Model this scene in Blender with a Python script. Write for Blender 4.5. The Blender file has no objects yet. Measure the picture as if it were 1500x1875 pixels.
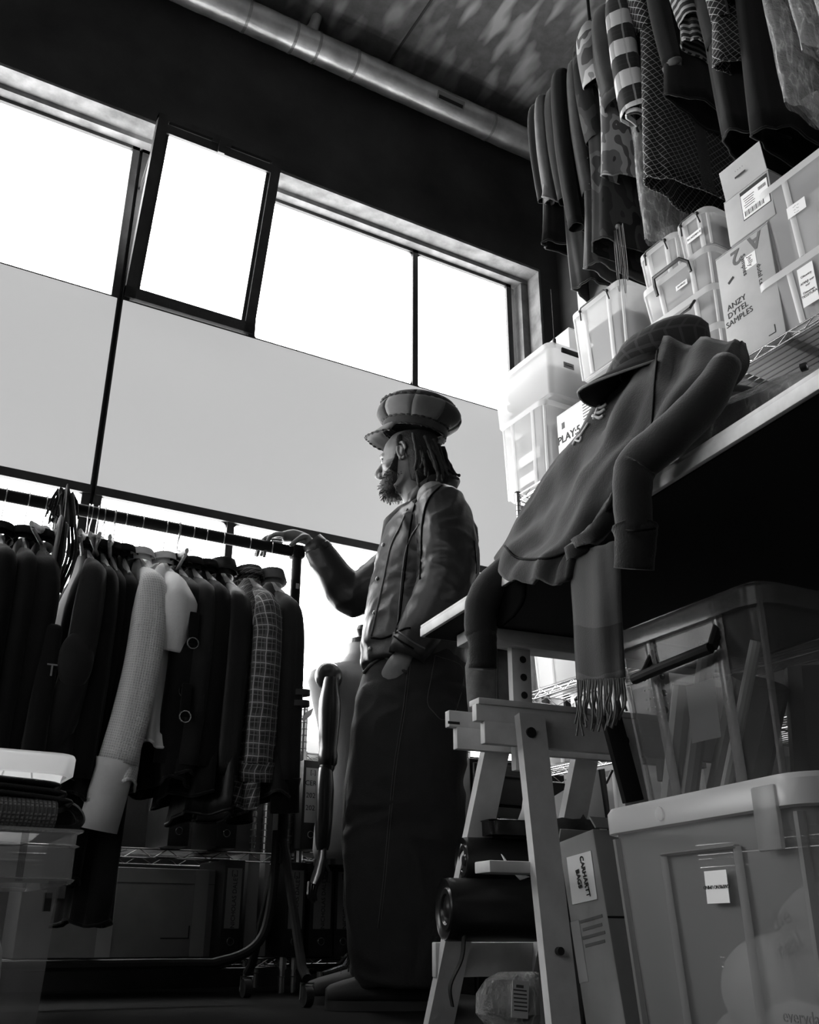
import bpy, bmesh, math, random
from mathutils import Vector, Matrix, Euler, noise
PI = math.pi
scn = bpy.context.scene
COL = scn.collection
random.seed(7)

# ------------------------------------------------------------------ camera
YAW, PITCH, ROLL, FPX = math.radians(29.7), math.radians(23.16), math.radians(0.215), 1796.0
CAMLOC = Vector((0.0, 0.0, 0.20))
_f = Vector((math.sin(YAW)*math.cos(PITCH), math.cos(YAW)*math.cos(PITCH), math.sin(PITCH)))
_r0 = Vector((math.cos(YAW), -math.sin(YAW), 0)); _u0 = _r0.cross(_f)
_r = _r0*math.cos(ROLL) + _u0*math.sin(ROLL); _u = _u0*math.cos(ROLL) - _r0*math.sin(ROLL)
camd = bpy.data.cameras.new('camera'); cam = bpy.data.objects.new('camera', camd); COL.objects.link(cam)
camd.sensor_fit = 'VERTICAL'; camd.sensor_height = 36.0; camd.lens = FPX*36.0/1875.0
camd.clip_start = 0.02
M = Matrix.Identity(4)
for i in range(3):
    M[i][0] = _r[i]; M[i][1] = _u[i]; M[i][2] = -_f[i]; M[i][3] = CAMLOC[i]
cam.matrix_world = M
scn.camera = cam

def at(px, py, X=None, Y=None, Z=None):
    """point of the real plane X=, Y= or Z= that is seen at a pixel of the 1500x1875 photograph"""
    d = _r*((px-750)/FPX) + _u*((937.5-py)/FPX) + _f
    if X is not None: t = (X-CAMLOC.x)/d.x
    elif Y is not None: t = (Y-CAMLOC.y)/d.y
    else: t = (Z-CAMLOC.z)/d.z
    return CAMLOC + d*t
def atp(px, py, o, n):
    """same for a plane through point o with normal n"""
    d = _r*((px-750)/FPX) + _u*((937.5-py)/FPX) + _f
    o = Vector(o); n = Vector(n)
    return CAMLOC + d*((o-CAMLOC).dot(n)/d.dot(n))

# ------------------------------------------------------------------ world, exposure
w = bpy.data.worlds.new('overcast_sky'); scn.world = w; w.use_nodes = True
w.node_tree.nodes['Background'].inputs[0].default_value = (1, 1, 1, 1)
w.node_tree.nodes['Background'].inputs[1].default_value = 3.0
scn.view_settings.view_transform = 'Standard'; scn.view_settings.look = 'None'
scn.view_settings.exposure = 0.0; scn.view_settings.gamma = 1.0
scn.view_settings.use_curve_mapping = False
PANE_E, PANEL_E = 11.0, 0.46
scn.cycles.max_bounces = 5; scn.cycles.diffuse_bounces = 3; scn.cycles.glossy_bounces = 2
scn.cycles.transmission_bounces = 4; scn.cycles.transparent_max_bounces = 14
scn.cycles.sample_clamp_indirect = 4.0
scn.cycles.use_denoising = True
scn.cycles.use_adaptive_sampling = True; scn.cycles.adaptive_threshold = 0.08; scn.cycles.adaptive_min_samples = 16

# ------------------------------------------------------------------ materials
def nodes(name):
    m = bpy.data.materials.new(name); m.use_nodes = True
    nt = m.node_tree; b = nt.nodes['Principled BSDF']
    return m, nt, b
def N(nt, t, **kw):
    n = nt.nodes.new(t)
    for k, v in kw.items(): setattr(n, k, v)
    return n
def L(nt, a, b): nt.links.new(a, b)
def mth(nt, op, a, b=None, c=None):
    n = N(nt, 'ShaderNodeMath', operation=op)
    for i, v in enumerate((a, b, c)):
        if v is None: continue
        if isinstance(v, (int, float)): n.inputs[i].default_value = v
        else: L(nt, v, n.inputs[i])
    return n.outputs[0]
def mixc(nt, fac, a, b):
    n = N(nt, 'ShaderNodeMix', data_type='RGBA')
    if isinstance(fac, (int, float)): n.inputs[0].default_value = fac
    else: L(nt, fac, n.inputs[0])
    for i, v in ((6, a), (7, b)):
        if isinstance(v, (int, float)): n.inputs[i].default_value = (v, v, v, 1)
        else: L(nt, v, n.inputs[i])
    return n.outputs[2]
def coord(nt, kind='Object'):
    return N(nt, 'ShaderNodeTexCoord').outputs[kind]
def noi(nt, co, scale, detail=3, rough=.55):
    n = N(nt, 'ShaderNodeTexNoise'); n.inputs['Scale'].default_value = scale
    n.inputs['Detail'].default_value = detail; n.inputs['Roughness'].default_value = rough
    L(nt, co, n.inputs['Vector']); return n.outputs['Fac']
def ramp(nt, fac, stops, interp='LINEAR'):
    n = N(nt, 'ShaderNodeValToRGB'); cr = n.color_ramp; cr.interpolation = interp
    while len(cr.elements) > 1: cr.elements.remove(cr.elements[-1])
    cr.elements[0].position = stops[0][0]; cr.elements[0].color = (stops[0][1],)*3 + (1,)
    for p, g in stops[1:]:
        e = cr.elements.new(p); e.color = (g, g, g, 1)
    L(nt, fac, n.inputs[0]); return n.outputs[0]
def bump(nt, b, h, strength, dist=.01):
    n = N(nt, 'ShaderNodeBump'); n.inputs['Strength'].default_value = strength; n.inputs['Distance'].default_value = dist
    L(nt, h, n.inputs['Height']); L(nt, n.outputs[0], b.inputs['Normal'])
MATS = {}
def mat(name, g, rough=.7, metal=0.0, var=0.0, vs=6.0, bmp=0.0, bs=60.0, sheen=0.0, coat=0.0, spec=None):
    if name in MATS: return MATS[name]
    m, nt, b = nodes(name)
    b.inputs['Base Color'].default_value = (g, g, g, 1); b.inputs['Roughness'].default_value = rough
    b.inputs['Metallic'].default_value = metal
    if spec is not None: b.inputs['Specular IOR Level'].default_value = spec
    if sheen: b.inputs['Sheen Weight'].default_value = sheen; b.inputs['Sheen Roughness'].default_value = .5
    if coat: b.inputs['Coat Weight'].default_value = coat; b.inputs['Coat Roughness'].default_value = .15
    if var or bmp: co = coord(nt)
    if var:
        L(nt, ramp(nt, noi(nt, co, vs, 5), [(.3, max(0, g*(1-var))), (.7, min(1, g*(1+var)))]), b.inputs['Base Color'])
    if bmp: bump(nt, b, noi(nt, co, bs, 4), bmp, .004)
    MATS[name] = m; return m
def cloth(name, g, var=.25, rib=0.0, sheen=.25, spec=.2):
    """woven cloth: soft tone changes, a fine weave relief, a little fuzz"""
    if name in MATS: return MATS[name]
    m, nt, b = nodes(name); co = coord(nt)
    L(nt, ramp(nt, noi(nt, co, 9, 5), [(.3, g*(1-var)), (.7, g*(1+var))]), b.inputs['Base Color'])
    b.inputs['Roughness'].default_value = .9; b.inputs['Specular IOR Level'].default_value = spec
    b.inputs['Sheen Weight'].default_value = sheen; b.inputs['Sheen Roughness'].default_value = .45
    bump(nt, b, noi(nt, co, 260, 2), .35 + rib, .002)
    MATS[name] = m; return m
def grid_cloth(name, base, stripes, var=.1):
    """checked or striped cloth from the UV metres; stripes = [(axis 0/1/2=diag+/3=diag-, period, width, offset, grey, mix)]"""
    if name in MATS: return MATS[name]
    m, nt, b = nodes(name); uv = N(nt, 'ShaderNodeTexCoord').outputs['UV']
    sp = N(nt, 'ShaderNodeSeparateXYZ'); L(nt, uv, sp.inputs[0]); U, V = sp.outputs[0], sp.outputs[1]
    wob = noi(nt, uv, 9, 2)
    c = mixc(nt, noi(nt, uv, 30, 3), base*(1-var), base*(1+var))
    for ax, per, wd, off, g, mx in stripes:
        s = (U, V, mth(nt, 'ADD', U, V), mth(nt, 'SUBTRACT', U, V))[ax]
        s = mth(nt, 'ADD', mth(nt, 'DIVIDE', s, per), mth(nt, 'MULTIPLY_ADD', wob, .02/per, off))
        fr = mth(nt, 'FRACT', s)
        k = mth(nt, 'LESS_THAN', fr, wd/per)
        c = mixc(nt, mth(nt, 'MULTIPLY', k, mx), c, g)
    L(nt, c, b.inputs['Base Color']); b.inputs['Roughness'].default_value = .9
    b.inputs['Specular IOR Level'].default_value = .15; b.inputs['Sheen Weight'].default_value = .2
    bump(nt, b, noi(nt, uv, 300, 2), .3, .002)
    MATS[name] = m; return m
def camo(name, stops, scale=9.0):
    if name in MATS: return MATS[name]
    m, nt, b = nodes(name); co = coord(nt)
    mp = N(nt, 'ShaderNodeMapping'); mp.inputs['Scale'].default_value = (1, 1, .7); L(nt, co, mp.inputs[0])
    L(nt, ramp(nt, noi(nt, mp.outputs[0], scale, 2, .5), stops, 'CONSTANT'), b.inputs['Base Color'])
    b.inputs['Roughness'].default_value = .85; b.inputs['Specular IOR Level'].default_value = .2
    MATS[name] = m; return m
def plastic(name, g=.8, see=.4, transl=.5, rough=.25, cloudy=.0):
    """milky see-through plastic: part clear, part translucent, with a soft gloss"""
    if name in MATS: return MATS[name]
    m, nt, b = nodes(name); out = nt.nodes['Material Output']
    b.inputs['Base Color'].default_value = (g, g, g, 1); b.inputs['Roughness'].default_value = rough
    tl = N(nt, 'ShaderNodeBsdfTranslucent'); tl.inputs[0].default_value = (g, g, g, 1)
    tr = N(nt, 'ShaderNodeBsdfTransparent'); tr.inputs[0].default_value = (.97, .97, .97, 1)
    m1 = N(nt, 'ShaderNodeMixShader'); m1.inputs[0].default_value = transl
    L(nt, b.outputs[0], m1.inputs[1]); L(nt, tl.outputs[0], m1.inputs[2])
    m2 = N(nt, 'ShaderNodeMixShader'); L(nt, m1.outputs[0], m2.inputs[1]); L(nt, tr.outputs[0], m2.inputs[2])
    if cloudy:
        co = coord(nt); f = ramp(nt, noi(nt, co, 5, 4), [(.35, max(0, see-cloudy)), (.65, min(1, see+cloudy))]); L(nt, f, m2.inputs[0])
    else: m2.inputs[0].default_value = see
    L(nt, m2.outputs[0], out.inputs[0])
    MATS[name] = m; return m
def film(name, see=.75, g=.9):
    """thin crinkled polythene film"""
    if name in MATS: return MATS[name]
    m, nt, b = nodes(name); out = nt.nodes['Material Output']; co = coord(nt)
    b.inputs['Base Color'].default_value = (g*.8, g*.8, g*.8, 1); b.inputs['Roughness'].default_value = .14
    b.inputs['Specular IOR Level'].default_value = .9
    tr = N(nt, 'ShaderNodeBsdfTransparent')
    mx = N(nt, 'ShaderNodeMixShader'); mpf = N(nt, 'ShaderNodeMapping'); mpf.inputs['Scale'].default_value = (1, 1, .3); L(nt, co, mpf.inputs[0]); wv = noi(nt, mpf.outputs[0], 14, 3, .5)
    cr = mth(nt, 'ABSOLUTE', mth(nt, 'SUBTRACT', wv, .5)); L(nt, ramp(nt, cr, [(0, see*.25), (.012, see*.75), (.05, see)]), mx.inputs[0])   # crinkle highlights painted in as whiter, less clear ridges
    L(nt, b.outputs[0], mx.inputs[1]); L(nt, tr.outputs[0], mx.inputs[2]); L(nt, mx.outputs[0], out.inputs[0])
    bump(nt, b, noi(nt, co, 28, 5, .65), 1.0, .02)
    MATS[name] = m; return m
def glow(name, e, base=.8):
    """daylit translucent glazing"""
    if name in MATS: return MATS[name]
    m, nt, b = nodes(name)
    b.inputs['Base Color'].default_value = (base,)*3 + (1,); b.inputs['Roughness'].default_value = .35
    b.inputs['Emission Color'].default_value = (1, 1, 1, 1); b.inputs['Emission Strength'].default_value = e
    MATS[name] = m; return m

# ------------------------------------------------------------------ mesh building
class MB:
    def __init__(s): s.v = []; s.f = []; s.uv = []; s.sm = []
    def add(s, vs, fs, uvs=None, smooth=False):
        o = len(s.v); s.v += [tuple(p) for p in vs]
        s.uv += list(uvs) if uvs else [(p[0], p[2]) for p in vs]
        for f in fs: s.f.append(tuple(i+o for i in f)); s.sm.append(smooth)
        return s
    def box(s, c, size, M=None, taper=1.0):
        hx, hy, hz = size[0]/2, size[1]/2, size[2]/2; vs = []
        for dz, k in ((-1, taper), (1, 1.0)):
            for dx, dy in ((-1, -1), (1, -1), (1, 1), (-1, 1)):
                vs.append(Vector((dx*hx*k, dy*hy*k, dz*hz)))
        c = Vector(c)
        vs = [(M @ p if M is not None else p) + c for p in vs]
        return s.add(vs, [(3, 2, 1, 0), (4, 5, 6, 7), (0, 1, 5, 4), (1, 2, 6, 5), (2, 3, 7, 6), (3, 0, 4, 7)])
    def bbox(s, c, size, b=.004, M=None, seg=2):
        """bevelled box"""
        bm = bmesh.new(); bmesh.ops.create_cube(bm, size=1)
        for v in bm.verts: v.co = Vector((v.co.x*size[0], v.co.y*size[1], v.co.z*size[2]))
        bmesh.ops.bevel(bm, geom=bm.edges[:], offset=b, segments=seg, affect='EDGES', profile=.5)
        return s.bm(bm, c, M)
    def bm(s, bm, c=(0, 0, 0), M=None, smooth=True):
        c = Vector(c); bm.verts.index_update()
        vs = [(M @ v.co if M is not None else v.co.copy()) + c for v in bm.verts]
        s.add(vs, [[v.index for v in f.verts] for f in bm.faces], None, smooth); bm.free(); return s
    def rings(s, rings, closed=True, cap0=True, cap1=True, smooth=True, uvs=None):
        n = len(rings[0]); vs = [p for r in rings for p in r]; fs = []
        m = n if closed else n-1
        for i in range(len(rings)-1):
            for j in range(m):
                k = (j+1) % n
                fs.append((i*n+j, i*n+k, (i+1)*n+k, (i+1)*n+j))
        if closed and cap0: fs.append(tuple(reversed(range(n))))
        if closed and cap1: fs.append(tuple((len(rings)-1)*n+j for j in range(n)))
        if uvs is None:
            uvs = []; vv = 0; prev = None
            for r in rings:
                c = sum((Vector(p) for p in r), Vector())/n
                if prev is not None: vv += (c-prev).length
                prev = c; uu = 0
                for j, p in enumerate(r):
                    if j: uu += (Vector(p)-Vector(r[j-1])).length
                    uvs.append((uu, vv))
        return s.add(vs, fs, uvs, smooth)
    def tube(s, path, r, n=10, cap=True, flat=None):
        """round bar along a path; r a number or one per point; flat=(a,b) scales the section along the side / normal axes"""
        P = [Vector(p) for p in path]; rs = r if isinstance(r, (list, tuple)) else [r]*len(P)
        t0 = (P[1]-P[0]).normalized(); ref = Vector((0, 0, 1)) if abs(t0.z) < .9 else Vector((0, 1, 0))
        nx = t0.cross(ref).normalized(); R = []
        for i, p in enumerate(P):
            if i == 0: t = P[1]-P[0]
            elif i == len(P)-1: t = P[-1]-P[-2]
            else: t = (P[i+1]-p).normalized() + (p-P[i-1]).normalized()
            t.normalize(); nx = (nx - t*nx.dot(t)); nx = nx.normalized() if nx.length > 1e-6 else t.orthogonal().normalized()
            ny = t.cross(nx); a, b = flat or (1, 1)
            R.append([p + (nx*math.cos(k*2*PI/n)*a + ny*math.sin(k*2*PI/n)*b)*rs[i] for k in range(n)])
        return s.rings(R, True, cap, cap)
    def fold_tube(s, path, rs, n=20, flat=(1, .72), amp=.10, seed=0):
        """cloth tube with creases running down it"""
        P = [Vector(p) for p in path]; t0 = (P[1]-P[0]).normalized(); nx = t0.cross(Vector((0, 1, 0)) if abs(t0.y) < .9 else Vector((0, 0, 1))).normalized(); R = []
        rnd = random.Random(seed); p1, p2, p3 = [rnd.uniform(0, 6.28) for _ in range(3)]
        for i, p in enumerate(P):
            f = i/(len(P)-1); t = (P[min(i+1, len(P)-1)]-P[max(i-1, 0)]).normalized(); nx = (nx-t*nx.dot(t)).normalized(); ny = t.cross(nx)
            R.append([p + (nx*math.cos(a)*flat[0] + ny*math.sin(a)*flat[1])*rs[i]*(1+amp*min(1, f*3)*(math.sin(2*a+p1+f*1.2)*.7+.6*math.sin(3*a+p2-f*2)+.45*math.sin(5*a+p3+f*3))) for a in [k*2*PI/n for k in range(n)]])
        return s.rings(R, True, False, False)
    def lathe(s, prof, n=24, c=(0, 0, 0), M=None):
        R = []; c = Vector(c)
        for r, z in prof:
            ring = []
            for k in range(n):
                p = Vector((r*math.cos(k*2*PI/n), r*math.sin(k*2*PI/n), z))
                ring.append((M @ p if M is not None else p) + c)
            R.append(ring)
        return s.rings(R)
    def ball(s, c, rad, n=14, m=9, M=None):
        if isinstance(rad, (int, float)): rad = (rad,)*3
        R = []; c = Vector(c)
        for i in range(m+1):
            a = -PI/2 + PI*(i+.0001 if i == 0 else i-.0001 if i == m else i)/m
            ring = []
            for k in range(n):
                p = Vector((rad[0]*math.cos(a)*math.cos(k*2*PI/n), rad[1]*math.cos(a)*math.sin(k*2*PI/n), rad[2]*math.sin(a)))
                ring.append((M @ p if M is not None else p) + c)
            R.append(ring)
        return s.rings(R)
    def prism(s, pts, d, M=None, c=(0, 0, 0)):
        """outline pts (x,z) pulled out along y by d (0 to d)"""
        n = len(pts); c = Vector(c)
        vs = [Vector((x, 0, z)) for x, z in pts] + [Vector((x, d, z)) for x, z in pts]
        vs = [(M @ p if M is not None else p) + c for p in vs]
        fs = [tuple(range(n)), tuple(reversed(range(n, 2*n)))] + [(j, n+j, n+(j+1) % n, (j+1) % n) for j in range(n)]
        return s.add(vs, fs)
    def grid(s, P, smooth=True, uvs=None):
        """open surface from rows of points"""
        return s.rings(P, closed=False, smooth=smooth, uvs=uvs)
    def mesh(s, name, sharp=35):
        me = bpy.data.meshes.new(name); me.from_pydata(s.v, [], s.f)
        ul = me.uv_layers.new(name='UVMap')
        li = [0]*len(me.loops); me.loops.foreach_get('vertex_index', li)
        ul.data.foreach_set('uv', [c for i in li for c in s.uv[i]])
        me.polygons.foreach_set('use_smooth', s.sm)
        me.validate(); me.update()
        bm = bmesh.new(); bm.from_mesh(me); bmesh.ops.recalc_face_normals(bm, faces=bm.faces); bm.to_mesh(me); bm.free()
        if sharp: me.set_sharp_from_angle(angle=math.radians(sharp))
        return me
def link(name, me, m, parent=None, loc=None, rot=None):
    o = bpy.data.objects.new(name, me); COL.objects.link(o)
    if m is not None and not me.materials: me.materials.append(m)
    if parent is not None: o.parent = parent
    if loc is not None: o.location = loc
    if rot is not None: o.rotation_euler = rot
    return o
def part(name, mb, m, parent=None, sharp=35, loc=None, rot=None):
    return link(name, mb.mesh(name, sharp), m, parent, loc, rot)
def thick(o, t, offset=0.0):
    md = o.modifiers.new('thickness', 'SOLIDIFY'); md.thickness = t; md.offset = offset; return o
def thing(name, label, cat, loc=(0, 0, 0), rz=0.0, group=None, rot=None):
    o = bpy.data.objects.new(name, None); COL.objects.link(o); o.empty_display_size = .05
    o.location = loc; o.rotation_euler = rot or (0, 0, rz)
    return tag(o, label, cat, group)
def tag(o, label, cat, group=None):
    o['label'] = label; o['category'] = cat
    if group: o['group'] = group
    return o
def struct(o, label=None):
    o['kind'] = 'structure'
    if label: o['label'] = label
    return o
def baked(o, voxel=None, smooth=0, dec=None):
    """apply a voxel remesh / smoothing to a mesh object, keeping plain mesh data"""
    if voxel:
        r = o.modifiers.new('r', 'REMESH'); r.mode = 'VOXEL'; r.voxel_size = voxel; r.use_smooth_shade = True
    if smooth:
        k = o.modifiers.new('s', 'SMOOTH'); k.factor = .5; k.iterations = smooth
    dg = bpy.context.evaluated_depsgraph_get(); dg.update()
    me = bpy.data.meshes.new_from_object(o.evaluated_get(dg)); old = o.data
    o.modifiers.clear(); ms = [m for m in old.materials]; o.data = me
    if not me.materials:
        for m in ms: me.materials.append(m)
    for p in me.polygons: p.use_smooth = True
    return o
def rotz(a): return Matrix.Rotation(a, 3, 'Z')
def V3(*a): return Vector(a)
def lettering(name, body, size, m, parent, M4, align='CENTER', extrude=.0004, bold=0.0, space=1.0):
    """flat lettering as mesh; M4 places it (x right, y up, z out of the surface)"""
    cu = bpy.data.curves.new('lettering', 'FONT'); cu.body = body; cu.size = size; cu.align_x = align; cu.align_y = 'CENTER'
    cu.extrude = extrude; cu.offset = bold; cu.space_line = space; cu.resolution_u = 3
    o = bpy.data.objects.new('tmp', cu); COL.objects.link(o)
    dg = bpy.context.evaluated_depsgraph_get(); dg.update()
    me = bpy.data.meshes.new_from_object(o.evaluated_get(dg))
    bpy.data.objects.remove(o); bpy.data.curves.remove(cu)
    me.transform(M4); me.materials.clear()
    return link(name, me, m, parent)
def frame4(o, x, y):
    """4x4 with origin o, x axis, y axis (made orthogonal)"""
    x = Vector(x).normalized(); y = Vector(y); y = (y - x*y.dot(x)).normalized(); z = x.cross(y); o = Vector(o)
    m = Matrix.Identity(4)
    for i in range(3): m[i][0] = x[i]; m[i][1] = y[i]; m[i][2] = z[i]; m[i][3] = o[i]
    return m
def spline(pts, n=8):
    """smooth curve through points"""
    P = [Vector(p) for p in pts]; P = [P[0]*2-P[1]] + P + [P[-1]*2-P[-2]]; out = []
    for i in range(1, len(P)-2):
        for k in range(n):
            t = k/n; a, b, c, d = P[i-1], P[i], P[i+1], P[i+2]
            out.append(.5*((2*b) + (c-a)*t + (2*a-5*b+4*c-d)*t*t + (3*b-a-3*c+d)*t**3))
    out.append(P[-2]); return out
# ================================================================== the room
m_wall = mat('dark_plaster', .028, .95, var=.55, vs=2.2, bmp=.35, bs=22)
m_ceil = None
def ceiling_mat():
    m, nt, b = nodes('light_dappled_ceiling'); co = coord(nt)
    mp = N(nt, 'ShaderNodeMapping'); mp.inputs['Scale'].default_value = (9, 2.6, 1); L(nt, co, mp.inputs[0])
    light_spots = ramp(nt, noi(nt, mp.outputs[0], 1.35, 1.5, .4), [(.50, 0), (.66, 1)])  # pale spots paint dappled light into the ceiling colour
    big = ramp(nt, noi(nt, co, .8, 3), [(.35, .2), (.65, 1)])
    base = ramp(nt, noi(nt, co, 14, 4), [(.3, .05), (.7, .085)])
    L(nt, mixc(nt, mth(nt, 'MULTIPLY', mth(nt, 'MULTIPLY', light_spots, big), .8), base, .30), b.inputs['Base Color'])
    b.inputs['Roughness'].default_value = .9; bump(nt, b, noi(nt, co, 40, 4), .3, .004); return m
m_ceil = ceiling_mat()
m_conc = mat('flaked_concrete', .15, .95, var=.38, vs=11, bmp=.8, bs=34)
m_floor = mat('black_floor', .005, .85, var=.5, vs=3, bmp=.1, bs=30, spec=.12)
m_steel = mat('window_steel', .022, .55, var=.4, vs=14, bmp=.3, bs=40)
m_pane = glow('frosted_pane', PANE_E, .8)
m_panel = glow('grey_glazing_panel', PANEL_E, .25)
WY, GY = 4.0, 4.20            # inner wall face, glazing plane
XL, XR, ZC, YB = -3.2, 3.36, 5.02, -3.2
ZL, ZS, JX = 4.03, .95, 3.22  # lintel underside, sill, recess edge at the corner
struct(part('floor', MB().box(((XL+XR)/2, (YB+4.5)/2, -.05), (XR-XL+.6, 4.8-YB, .1)), m_floor))
struct(part('ceiling', MB().box(((XL+XR)/2, (YB+4.5)/2, ZC+.05), (XR-XL+.6, 4.8-YB, .1)), m_ceil))
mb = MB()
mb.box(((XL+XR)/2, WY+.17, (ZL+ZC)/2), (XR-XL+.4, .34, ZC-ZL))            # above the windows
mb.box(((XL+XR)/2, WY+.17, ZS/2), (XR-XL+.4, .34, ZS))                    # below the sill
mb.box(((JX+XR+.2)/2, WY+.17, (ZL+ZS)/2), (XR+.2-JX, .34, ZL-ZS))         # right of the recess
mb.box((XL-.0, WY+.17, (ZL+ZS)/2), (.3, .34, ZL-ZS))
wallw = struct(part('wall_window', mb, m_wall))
mb = MB()
mb.box(((XL+JX)/2, WY+.062, ZL-.008), (JX-XL, .116, .016)).box(((XL+JX)/2, WY+.162, ZL-.022), (JX-XL, .084, .044))
mb.box((JX-.006, WY+.062, (ZL+ZS)/2), (.012, .116, ZL-ZS-.02)).box((JX-.03, WY+.165, (ZL+ZS)/2), (.06, .078, ZL-ZS-.04))
mb.box(((XL+JX)/2, WY+.1, ZS+.008), (JX-XL, .2, .016))
part('window_reveal', mb, m_conc, wallw)
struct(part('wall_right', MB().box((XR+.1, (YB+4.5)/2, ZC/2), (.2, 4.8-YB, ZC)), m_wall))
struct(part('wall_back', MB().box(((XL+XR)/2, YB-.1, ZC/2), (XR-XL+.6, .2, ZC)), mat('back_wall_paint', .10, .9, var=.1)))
# left wall, out of the picture, with the window that lights the room from the side
LW0, LW1, LZ0, LZ1 = -1.9, 2.7, 1.0, 3.4
mb = MB()
mb.box((XL-.1, (YB+4.5)/2, LZ0/2), (.2, 4.8-YB, LZ0)).box((XL-.1, (YB+4.5)/2, (LZ1+ZC)/2), (.2, 4.8-YB, ZC-LZ1))
mb.box((XL-.1, (YB+LW0)/2, (LZ0+LZ1)/2), (.2, LW0-YB, LZ1-LZ0)).box((XL-.1, (LW1+4.5)/2, (LZ0+LZ1)/2), (.2, 4.5-LW1, LZ1-LZ0))
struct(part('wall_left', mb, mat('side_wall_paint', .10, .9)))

def bar(mb, a, b, w, d):
    """flat steel bar between two points of one window plane (w across, d deep in y)"""
    a = Vector(a); b = Vector(b); t = (b-a).normalized(); side = Vector((0, 1, 0)).cross(t)
    vs = [p + side*sx*w/2 + Vector((0, sy*d/2, 0)) for p in (a, b) for sx, sy in ((-1, -1), (1, -1), (1, 1), (-1, 1))]
    mb.add(vs, [(3, 2, 1, 0), (4, 5, 6, 7), (0, 1, 5, 4), (1, 2, 6, 5), (2, 3, 7, 6), (3, 0, 4, 7)])
def pane_obj(name, x0, x1, z0, z1, m, parent, y=GY, r=.025):
    """pane with rounded corners"""
    pts = []
    for cx, cz, a0 in ((x1-r, z1-r, 0), (x0+r, z1-r, 90), (x0+r, z0+r, 180), (x1-r, z0+r, 270)):
        for k in range(4):
            a = math.radians(a0 + k*30); pts.append((cx+r*math.cos(a), cz+r*math.sin(a)))
    return part(name, MB().prism(pts, .008, c=(0, y-.004, 0)), m, parent)
TOPZ, PT, PB, LT = 3.965, 3.045, 2.03, 1.99
def window(n, x0, x1, ups, lows, opener=None):
    wn = bpy.data.objects.new('window_%d' % n, None); COL.objects.link(wn); wn.location = (0, 0, 0); struct(wn)
    mb = MB()
    for x in (x0+.018, x1-.018): bar(mb, (x, GY, ZS+.01), (x, GY, ZL-.03), .036, .05)
    bar(mb, (x0, GY, TOPZ+.028), (x1, GY, TOPZ+.028), .056, .05); bar(mb, (x0, GY, PT-.004), (x1, GY, PT-.004), .014, .04)
    bar(mb, (x0, GY, 2.011), (x1, GY, 2.011), .042, .07); bar(mb, (x0, GY, ZS+.03), (x1, GY, ZS+.03), .05, .05)
    for x in ups[1:-1]: bar(mb, (x, GY, PT), (x, GY, TOPZ+.02), .036, .05)
    for x in lows[1:-1]: bar(mb, (x, GY, ZS+.02), (x, GY, 2.0), .036, .05)
    # welded corner fillets of the steel frame
    def fil(x, z, sx, sz, r=.03):
        c = (x+sx*r, z+sz*r); pts = [(x, z)] + [(c[0]-sx*r*math.cos(a), c[1]-sz*r*math.sin(a)) for a in (0, PI/6, PI/3, PI/2)]
        mb.prism(pts, .03, c=(0, GY-.015, 0))
    for a, b in zip(ups, ups[1:]):
        if opener and abs(a-opener[0]) < .01: continue
        for x, s in ((a+.018, 1), (b-.018, -1)): fil(x, PT, s, 1); fil(x, TOPZ, s, -1)
    for a, b in zip(lows, lows[1:]):
        for x, s in ((a+.018, 1), (b-.018, -1)): fil(x, LT, s, -1)
    part('window_frame', mb, m_steel, wn)
    for a, b in zip(ups, ups[1:]):
        if opener and abs(a-opener[0]) < .01: continue
        pane_obj('pane', a+.012, b-.012, PT-.002, TOPZ+.004, m_pane, wn, r=.02)
    part('infill_panel', MB().bbox(((x0+x1)/2, GY-.012, (PT+PB)/2-.004), (x1-x0-.012, .03, PT-PB-.008), .003), m_panel, wn)
    for a, b in zip(lows, lows[1:]): pane_obj('pane', a+.012, b-.012, ZS+.05, LT+.004, m_pane, wn, r=.03)
    return wn
w1 = window(1, -1.62, .742, [-1.62, -.95, .05-.32, .742], [-1.62, -.95, -.27, .742])
w2 = window(2, .758, 3.118, [.758, 1.43, 2.417, 3.118], [.758, 1.402, 2.40, 3.118], opener=(.758, 1.43))
part('cover_strip', MB().box((.75, GY+.01, (ZS+ZL)/2), (.022, .02, ZL-ZS-.06)), m_steel, w1)
window(3, -3.05, -1.636, [-3.05, -2.3, -1.636], [-3.05, -2.3, -1.636])
# the open hopper light, hinged at its foot and tilted into the room
ox0, ox1 = .762, 1.432; foot = V3(0, GY-.02, PT+.01); head = V3(0, 3.93, 4.015)
al = math.atan2(foot.y-head.y, head.z-foot.z); Hh = (head-foot).length
Mo = Matrix.Rotation(al, 3, 'X')
def hop(mb, x0, x1, z0, z1, y0=-.03, y1=.02):
    mb.box((0, 0, 0), (0, 0, 0)) if False else None
    c = Mo @ V3((x0+x1)/2, (y0+y1)/2, (z0+z1)/2) + foot
    mb.box(c, (x1-x0, y1-y0, z1-z0), Mo)
mb = MB()
hop(mb, ox0, ox0+.052, 0, Hh); hop(mb, ox1-.052, ox1, 0, Hh); hop(mb, ox0, ox1, 0, .055)
hop(mb, ox0, ox1, Hh-.03, Hh); hop(mb, ox0+.05, ox1-.05, Hh-.095, Hh-.05)
hop(mb, ox0+.052, ox0+.07, .055, Hh-.09, -.012, .012); hop(mb, ox1-.07, ox1-.052, .055, Hh-.09, -.012, .012)
of = part('hopper_frame', mb, m_steel, w2)
mb = MB(); hop(mb, ox0+.05, ox1-.05, .05, Hh-.09, -.004, .004); part('hopper_pane', mb, m_pane, w2)
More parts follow.
